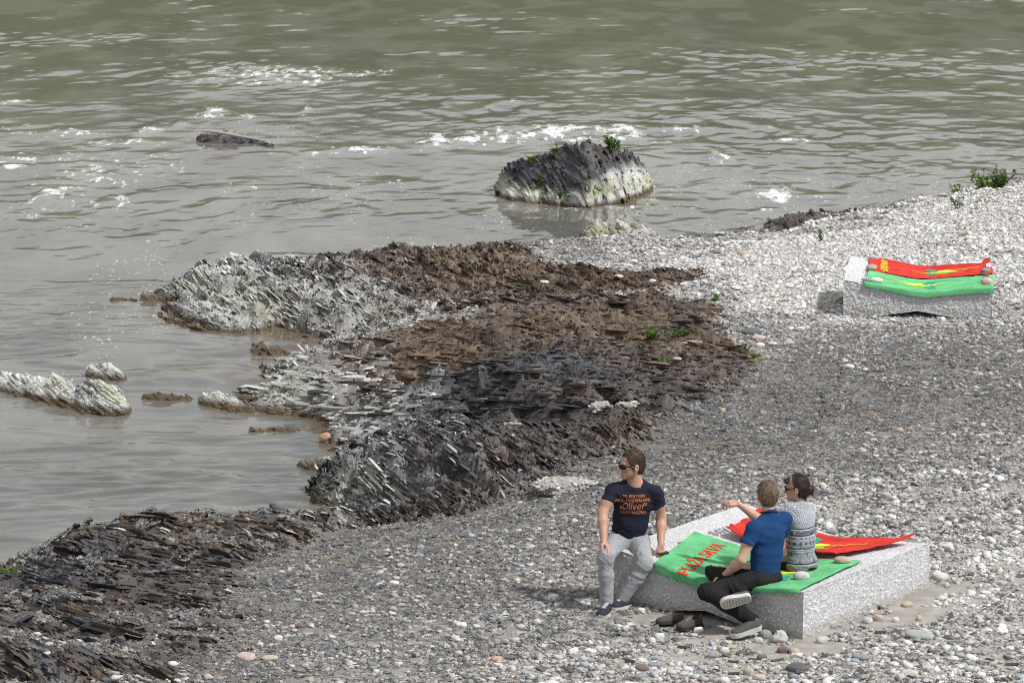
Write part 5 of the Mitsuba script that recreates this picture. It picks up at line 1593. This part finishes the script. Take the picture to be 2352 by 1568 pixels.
NEARPALE, NEARGREY, NEARTAN = ('pale rounded cobble on the shingle around the foreground bed', 'pale cobbles around the foreground bed'), ('grey cobble on the shingle around the foreground bed', 'grey cobbles around the foreground bed'), ('tan or pinkish cobble on the shingle around the foreground bed', 'tan cobbles around the foreground bed')
MIDPALE, LEFTPALE = ('pale cobble on the shingle between the two beds', 'pale cobbles between the two beds'), ('pale cobble on the dark shingle at the bottom left', 'pale cobbles at the bottom left')
COBBLES = [  # position, half width, half height (metres), tone, label and group
    ((1.277, 24.918, 0.800), .047, .038, 'white', NEARPALE), ((1.208, 24.812, 0.800), .033, .030, 'white', NEARPALE), ((1.318, 25.840, 0.800), .043, .026, 'grey', NEARGREY), ((1.150, 25.740, 0.800), .040, .030, 'white', NEARPALE),
    ((1.430, 25.740, 0.800), .026, .028, 'grey', NEARGREY), ((1.624, 25.106, 0.800), .046, .034, 'white', NEARPALE), ((1.580, 24.998, 0.800), .034, .018, 'pale', NEARPALE), ((1.450, 24.905, 0.800), .034, .022, 'grey', NEARGREY),
    ((1.707, 25.268, 0.800), .036, .022, 'blue', ('bluish dark pebble just right of the empty shoes', None)), ((2.195, 24.985, 0.800), .056, .045, 'grey', ('blocky grey stone behind the heel of the young man', None)),
    ((2.122, 24.839, 0.800), .042, .034, 'pale', NEARPALE), ((1.881, 24.674, 0.810), .044, .018, 'tan', NEARTAN), ((1.706, 24.402, 0.810), .058, .024, 'blue', NEARGREY), ((1.812, 24.544, 0.810), .038, .026, 'white', NEARPALE),
    ((1.949, 24.479, 0.810), .044, .018, 'dark', NEARGREY), ((2.115, 24.339, 0.810), .044, .028, 'brown', ('dark brown stone on the shingle below the bed corner', None)), ((1.958, 23.795, 0.820), .046, .040, 'tan', NEARTAN), ((2.034, 23.661, 0.820), .060, .026, 'pink', NEARTAN),
    ((1.086, 23.979, 0.820), .062, .030, 'brown', ('brownish flat stone low at the bottom, left of the blue one', None)), ((1.066, 23.673, 0.820), .060, .034, 'blue', NEARGREY), ((1.193, 24.091, 0.820), .060, .020, 'blue', NEARGREY),
    ((3.135, 25.433, 0.800), .044, .030, 'pale', NEARPALE), ((3.237, 25.488, 0.800), .050, .036, 'tan', NEARTAN), ((3.554, 25.968, 0.800), .054, .024, 'tan', NEARTAN), ((3.383, 25.419, 0.800), .030, .026, 'white', NEARPALE), ((3.601, 25.502, 0.800), .030, .028, 'tan', NEARTAN),
    ((2.673, 24.826, 0.800), .056, .036, 'pale', NEARPALE), ((3.522, 24.890, 0.820), .120, .036, 'green', ('large flat greenish grey stone right of the foreground bed', None)), ((2.936, 24.237, 0.810), .064, .026, 'blue', NEARGREY), ((2.818, 24.237, 0.810), .028, .026, 'brown', ('small brown stone beside a flat blue one, lower right', None)),
    ((2.365, 23.905, 0.820), .085, .045, 'dark', ('large dark grey stone at the bottom edge below the bed corner', None)), ((2.313, 24.531, 0.810), .054, .034, 'purple', ('purple maroon stone below the near corner of the foreground bed', None)), ((2.402, 24.492, 0.810), .044, .034, 'tan', NEARTAN),
    ((3.156, 24.390, 0.810), .038, .020, 'white', NEARPALE), ((3.264, 23.612, 0.850), .070, .038, 'pale', NEARPALE), ((2.323, 23.649, 0.820), .040, .026, 'blue', NEARGREY),
    ((3.974, 26.813, 0.800), .070, .040, 'white', NEARPALE), ((4.179, 27.907, 0.800), .070, .026, 'white', NEARPALE), ((3.912, 26.200, 0.800), .040, .022, 'pale', NEARPALE), ((3.151, 28.547, 0.800), .058, .030, 'blue', ('dark blue grey stone behind the foreground bed, beside the red towel', None)),
    ((3.815, 30.626, 0.800), .065, .032, 'pale', ('cream stone alone on the shingle behind and right of the woman', None)), ((2.473, 34.277, 0.750), .036, .042, 'tan', ('upright cream stone at the right end of the shale hollow', None)),
    ((2.715, 40.826, 0.750), .055, .036, 'white', MIDPALE), ((3.216, 39.284, 0.780), .15, .034, 'dark', ('long dark flat stone at the edge of the pale shingle', None)), ((3.267, 38.908, 0.780), .09, .040, 'pink', ('pinkish stone against the long dark flat stone', None)), ((3.252, 38.447, 0.780), .065, .036, 'white', MIDPALE), ((3.428, 38.569, 0.780), .06, .030, 'white', MIDPALE), ((3.643, 38.599, 0.780), .075, .028, 'tan', MIDPALE), ((2.910, 38.599, 0.780), .036, .032, 'orange', ('small orange stone on dark chips between the two beds', None)),
    ((3.023, 37.125, 0.780), .075, .026, 'tan', MIDPALE), ((2.052, 36.435, 0.900), .055, .018, 'pink', MIDPALE), ((3.028, 44.941, 0.600), .06, .03, 'white', MIDPALE), ((2.572, 44.151, 0.600), .06, .022, 'white', MIDPALE), ((1.945, 47.225, 0.500), .07, .03, 'white', MIDPALE), ((2.431, 47.889, 0.500), .07, .03, 'white', MIDPALE), ((3.696, 47.350, 0.600), .09, .05, 'tan', ('orange tan stone in the pale shingle near the shore', None)), ((3.247, 46.606, 0.600), .07, .03, 'white', MIDPALE), ((2.109, 44.034, 0.620), .06, .03, 'white', MIDPALE), ((1.631, 45.239, 0.550), .08, .035, 'pale', MIDPALE), ((1.062, 46.706, 0.500), .08, .03, 'white', MIDPALE), ((0.488, 44.640, 0.550), .07, .03, 'white', MIDPALE), ((3.303, 44.344, 0.700), .07, .03, 'pale', MIDPALE), ((4.675, 47.752, 0.700), .08, .03, 'pale', MIDPALE), ((4.951, 46.018, 0.750), .08, .05, 'pale', MIDPALE), ((5.982, 42.861, 0.820), .08, .03, 'pale', MIDPALE), ((7.374, 47.470, 0.850), .09, .04, 'white', MIDPALE), ((7.563, 47.332, 0.850), .09, .04, 'white', MIDPALE), ((4.233, 36.798, 0.800), .07, .03, 'white', MIDPALE), ((3.624, 30.685, 0.800), .05, .03, 'pale', MIDPALE), ((4.410, 33.244, 0.800), .05, .03, 'tan', MIDPALE),
    ((-2.040, 24.182, 0.800), .075, .022, 'tan', ('long tan stone on the dark shingle, bottom left', None)), ((-2.233, 24.132, 0.800), .085, .034, 'pink', ('broad pinkish grey stone on the shingle at the bottom left', None)), ((-2.792, 23.656, 0.900), .040, .022, 'white', LEFTPALE), ((-2.152, 24.606, 0.780), .036, .026, 'white', LEFTPALE), ((-2.020, 24.867, 0.780), .042, .028, 'white', LEFTPALE), ((-2.170, 25.516, 0.760), .026, .016, 'white', LEFTPALE), ((-2.102, 25.338, 0.760), .022, .014, 'white', LEFTPALE), ((-1.860, 25.318, 0.750), .05, .024, 'purple', ('purple grey stone on the shingle at lower left', None)), ((-1.108, 27.147, 0.700), .05, .022, 'white', ('white stone on dark chips left of the people', None)), ((-0.132, 24.305, 0.820), .05, .024, 'orange', ('orange brown stone near the bottom edge, left of the bed', None)), ((-0.446, 25.441, 0.750), .05, .024, 'white', LEFTPALE), ((-2.262, 24.245, 0.800), .04, .02, 'pale', LEFTPALE)]
ORD = 'first second third fourth fifth sixth seventh eighth ninth tenth eleventh twelfth thirteenth fourteenth fifteenth sixteenth seventeenth eighteenth nineteenth twentieth twenty-first twenty-second twenty-third twenty-fourth twenty-fifth twenty-sixth'.split()
PLACE = {NEARPALE[1]: 'around the foreground bed', NEARGREY[1]: 'around the foreground bed', NEARTAN[1]: 'around the foreground bed', MIDPALE[1]: 'between the two beds', LEFTPALE[1]: 'at the bottom left'}
FAMILY = {NEARPALE[1]: 'pale', NEARGREY[1]: 'grey', NEARTAN[1]: 'tan', MIDPALE[1]: 'pale', LEFTPALE[1]: 'pale'}
order = {}
for grp in PLACE:
    ids = sorted((c[0][0] / c[0][1], i) for i, c in enumerate(COBBLES) if c[4][1] == grp)
    order.update({i: f'{"small" if COBBLES[i][1] < .045 else "broad"} {COBBLES[i][3]} stone, {ORD[n]} from the left of the {FAMILY[grp]} cobbles {PLACE[grp]}' for n, (_, i) in enumerate(ids)})
for i, (p, w, hgt, tone, (lab, grp)) in enumerate(COBBLES):
    lab = order.get(i, lab)
    r = np.random.default_rng(7000 + i)
    z = hz(p[0], p[1])
    stone((p[0], p[1], z), (w, w * r.uniform(.6, .85), hgt), tone, lab, grp, r.uniform(-.5, .5), 7100 + i, .10, 0, 'cobble')
stone((2.320, 24.860, 0.790), (.070, .055, .062), 'pale', 'rough knobbly pale stone leaning on the near corner of the foreground bed', None, .3, 7801, .18, .5, 'conglomerate', .5, 'stone', .7)
for (p, w, d_, hh, lab) in (((0.531, 31.121, 0.600), .30, .22, .085, 'broad mound of pale crumbling conglomerate at the end of the near spur'), ((1.040, 34.528, 0.580), .13, .10, .075, 'pale lump of conglomerate beside the black slate wedge'), ((1.360, 34.533, 0.600), .12, .08, .04, 'low grey conglomerate lump right of the paler one'), ((-0.005, 34.967, 0.500), .10, .06, .03, 'pale broken slab lying in the shale hollow'), ((-1.848, 32.871, 0.520), .07, .05, .04, 'small white lump on top of the near spur edge'), ((2.334, 37.990, 0.850), .12, .09, .045, 'pale pitted stone below the leafy plants')):
    stone((p[0], p[1], hz(p[0], p[1])), (w, d_, hh), 'pale', lab, None, .1, int(w * 1000) + 7900, .16, 0, 'conglomerate', .4, 'stone', .55, int(900 * w * d_ / .066) + 40)
stone((-2.323, 36.100, 0.060), (.085, .05, .055), 'orange', 'smooth pinkish slab of stone leaning at the waterline of the near spur', None, -.4, 7990, .05, -.5, 'cobble', .6)
stone((-2.090, 47.844, 0.500), (.10, .07, .085), 'dark', 'dark upright block standing on the skyline of the far point', None, .3, 7991, .2, .4, 'boulder', .6)
stone((-4.124, 31.093, 0.300), (.085, .05, .05), 'brown', 'pointed dark block standing on the edge of the bottom left bank', None, .3, 7992, .2, .5, 'boulder', .6)
stone((-2.545, 31.479, 0.300), (.085, .06, .05), 'dark', 'dark jagged block on the shore edge above the shingle path', None, .3, 7993, .22, .4, 'boulder', .6)

# ------------------------------------------------------------------ the pair of empty shoes and the phone
sz1, sz2 = hz(*(1.391, 25.296, 0.800)[:2]), hz(*(1.558, 25.214, 0.800)[:2])
k = shoe(None, 'shoe', A([*(1.513, 25.350, 0.800)[:2], sz1 + .02]), A([*(1.264, 25.268, 0.800)[:2], sz1 + .02]), (.0, .25, 1), ('shoe_brown', 'sole_dark', 'lace_grey'), .046, .070, True, False, 'left empty brown lace shoe on the shingle under the bed')
k = shoe(None, 'shoe', A([*(1.661, 25.268, 0.800)[:2], sz2 + .02]), A([*(1.443, 25.119, 0.800)[:2], sz2 + .02]), (.0, -.1, 1), ('shoe_brown', 'sole_dark', 'lace_grey'), .046, .088, True, False, 'right empty brown lace shoe, nearer the young man, tongue standing up')
m = trimesh.creation.box([.10, .05, .016])
p0 = BED.on(.39, .22, .035)
scene['phone'] = mikit.ply(trimesh.Trimesh(np.array(m.vertices) @ A([[.86, -.5, 0], [.5, .86, 0], [0, 0, 1]]).T + p0, m.faces, process=False), 'glasses_black')
say('phone', 'small black phone under the hand of the man in the navy T-shirt', 'phone')

# ------------------------------------------------------------------ plants and driftwood
for nm, c in (('leaf_green', (.085, .15, .035)), ('leaf_dark', (.085, .14, .045)), ('leaf_grass', (.12, .20, .03))):
    scene[nm] = {'type': 'principledthin', 'base_color': rgb(*c), 'diff_trans': .6, 'roughness': .5, 'spec_trans': 0.0}
plain('stem_green', (.08, .10, .04), .7); plain('driftwood_grey', (.34, .31, .27), .85)


def plant(pos, h, spread, stems, label, seed, leaf='leaf_green', size=.04, grass=False, group=None):
    r = np.random.default_rng(seed)
    key, S, L = numbered('grass_tuft' if grass else 'plant'), [], []
    pos = A(pos, float)
    for i in range(stems):
        a, hh = r.uniform(0, 6.28), h * r.uniform(.55, 1.0)
        out = A([math.cos(a), math.sin(a), 0]) * spread * r.uniform(.2, 1)
        b = pos + A([math.cos(a), math.sin(a), 0]) * spread * r.uniform(0, .35)
        if grass:
            for q in range(3):
                o2 = out + A([*r.normal(0, spread * .3, 2), 0])
                pts = [b, b + o2 * .4 + [0, 0, hh * .6], b + o2 + [0, 0, hh * (.7 + .3 * r.random())]]
                L.append(tube_mesh(pts, [.006, .005, .001], 3))
            continue
        pts = [b, b + out * .35 + [0, 0, hh * .5], b + out + [0, 0, hh]]
        S.append(tube_mesh(pts, [.006, .005, .003], 5))
        for q in range(int(5 + 9 * hh / .3)):
            tq = r.uniform(.2, 1)
            c = pts[0] * (1 - tq) ** 2 + 2 * tq * (1 - tq) * A(pts[1]) + pts[2] * tq ** 2
            d = unit(r.normal(0, 1, 3) * [1, 1, .4] + [0, 0, .25]); n = unit(r.normal(0, .5, 3) + [0, -.3, 1])
            w = unit(np.cross(d, n)); sz = size * r.uniform(.6, 1.3)
            V = A([c, c + d * sz * .5 + w * sz * .32 + n * sz * .06, c + d * sz * 1.1 - n * sz * .08, c + d * sz * .5 - w * sz * .32 + n * sz * .06])
            L.append((V, A([[0, 1, 2], [0, 2, 3]])))
    if S:
        scene[key + '__stems'] = mikit.ply(join(S), 'stem_green', smooth=True)
    scene[key + '__leaves'] = mikit.ply(join(L), leaf, smooth=False)
    say(key, label, 'grass' if grass else 'plant', group)


def islet_at(u_x, s):
    i = int(s * (ISLET_P.shape[0] - 1)); j = np.abs(ISLET_P[i, :, 0] - u_x).argmin()
    return ISLET_P[i, j]


plant(islet_at((1.944, 57.400, 1.003)[0], .52), .34, .14, 9, 'tallest green plant growing on top of the lone river rock', 1, size=.09)
plant(islet_at((0.842, 57.400, 0.935)[0], .52), .16, .12, 6, 'low green plant on the left skyline of the lone river rock', 2, size=.07)
plant(islet_at((0.387, 57.400, 0.800)[0], .48), .18, .12, 7, 'green plant on the left shoulder of the lone river rock', 3, size=.07)
plant(islet_at((0.536, 57.000, 0.632)[0], .26), .14, .10, 5, 'small green plant on the face of the lone river rock, left', 4, size=.06)
plant(islet_at((0.938, 57.000, 0.489)[0], .16), .14, .10, 5, 'small green plant low on the middle face of the lone river rock', 5, size=.06)
for i, (p, hh, lab) in enumerate(((((8.230, 54.533, 0.650)), .40, 'leafy plant on the bank top, leftmost of the far row'), (((8.464, 54.550, 0.680)), .28, 'short leafy plant second from left on the far bank top'), (((8.734, 54.640, 0.700)), .62, 'tall leafy plant in the middle of the far bank top'), (((8.943, 54.640, 0.700)), .55, 'tall leafy plant right of middle on the far bank top'), (((9.419, 56.080, 0.720)), .42, 'leafy plant at the right end of the far bank row'))):
    plant((p[0], p[1], hz(p[0], p[1])), hh, .30, 18, lab, 20 + i, 'leaf_dark' if i % 2 else 'leaf_grass', .07)
for i, (p, hh, sp, st, g, lab) in enumerate((
        ((1.830, 38.075, 0.920), .16, .16, 14, False, 'left of the two leafy green clumps on the brown shale'), ((2.224, 38.242, 0.900), .16, .17, 15, False, 'right of the two leafy green clumps on the brown shale'),
        ((1.926, 36.613, 0.920), .10, .13, 8, False, 'small leafy plant just below the two green clumps'), ((3.012, 36.983, 0.780), .13, .11, 22, True, 'bright green grass tuft on the shingle between the beds'),
        ((0.207, 43.842, 0.600), .12, .11, 7, False, 'small green plant among pale pebbles on the far point'), ((1.985, 41.377, 0.750), .14, .09, 6, False, 'slender green plant on brown shale above the leafy clumps'),
        ((2.906, 42.330, 0.720), .14, .08, 5, False, 'slender green plant at the edge of pale shingle'), ((3.039, 37.907, 0.780), .12, .09, 7, False, 'dull green plant beside the pale stones'),
        ((5.066, 48.473, 0.660), .20, .08, 5, False, 'small plant alone in the pale shingle by the shore'), ((7.792, 51.627, 0.750), .26, .14, 6, False, 'small dull plant on the pale shingle below the bank row'),
        ((-4.825, 27.591, 0.600), .14, .12, 14, True, 'grass tuft at the left edge on the dark shale bank'), ((0.051, 49.717, 0.320), .10, .08, 5, False, 'tiny green plant on the skyline where shale meets shingle'))):
    plant((p[0], p[1], hz(p[0], p[1])), hh, sp, st, lab, 50 + i, ('leaf_grass' if g else 'leaf_green'), .05, g)
dz = (-6.913, 66.400, 0.306)
scene['driftwood'] = mikit.ply(join([tube_mesh([(-6.911, 66.300, 0.357), (-6.562, 66.300, 0.328), (-6.127, 66.300, 0.250), (-5.594, 66.300, 0.152)], [.016, .034, .036, .014], 8), tube_mesh([(-6.277, 66.350, 0.244), (-6.115, 66.500, 0.294), (-5.950, 66.600, 0.214)], [.018, .018, .008], 7)]), 'driftwood_grey', smooth=True)
say('driftwood', 'grey driftwood branch lying on the low rock out in the rapids', 'driftwood')
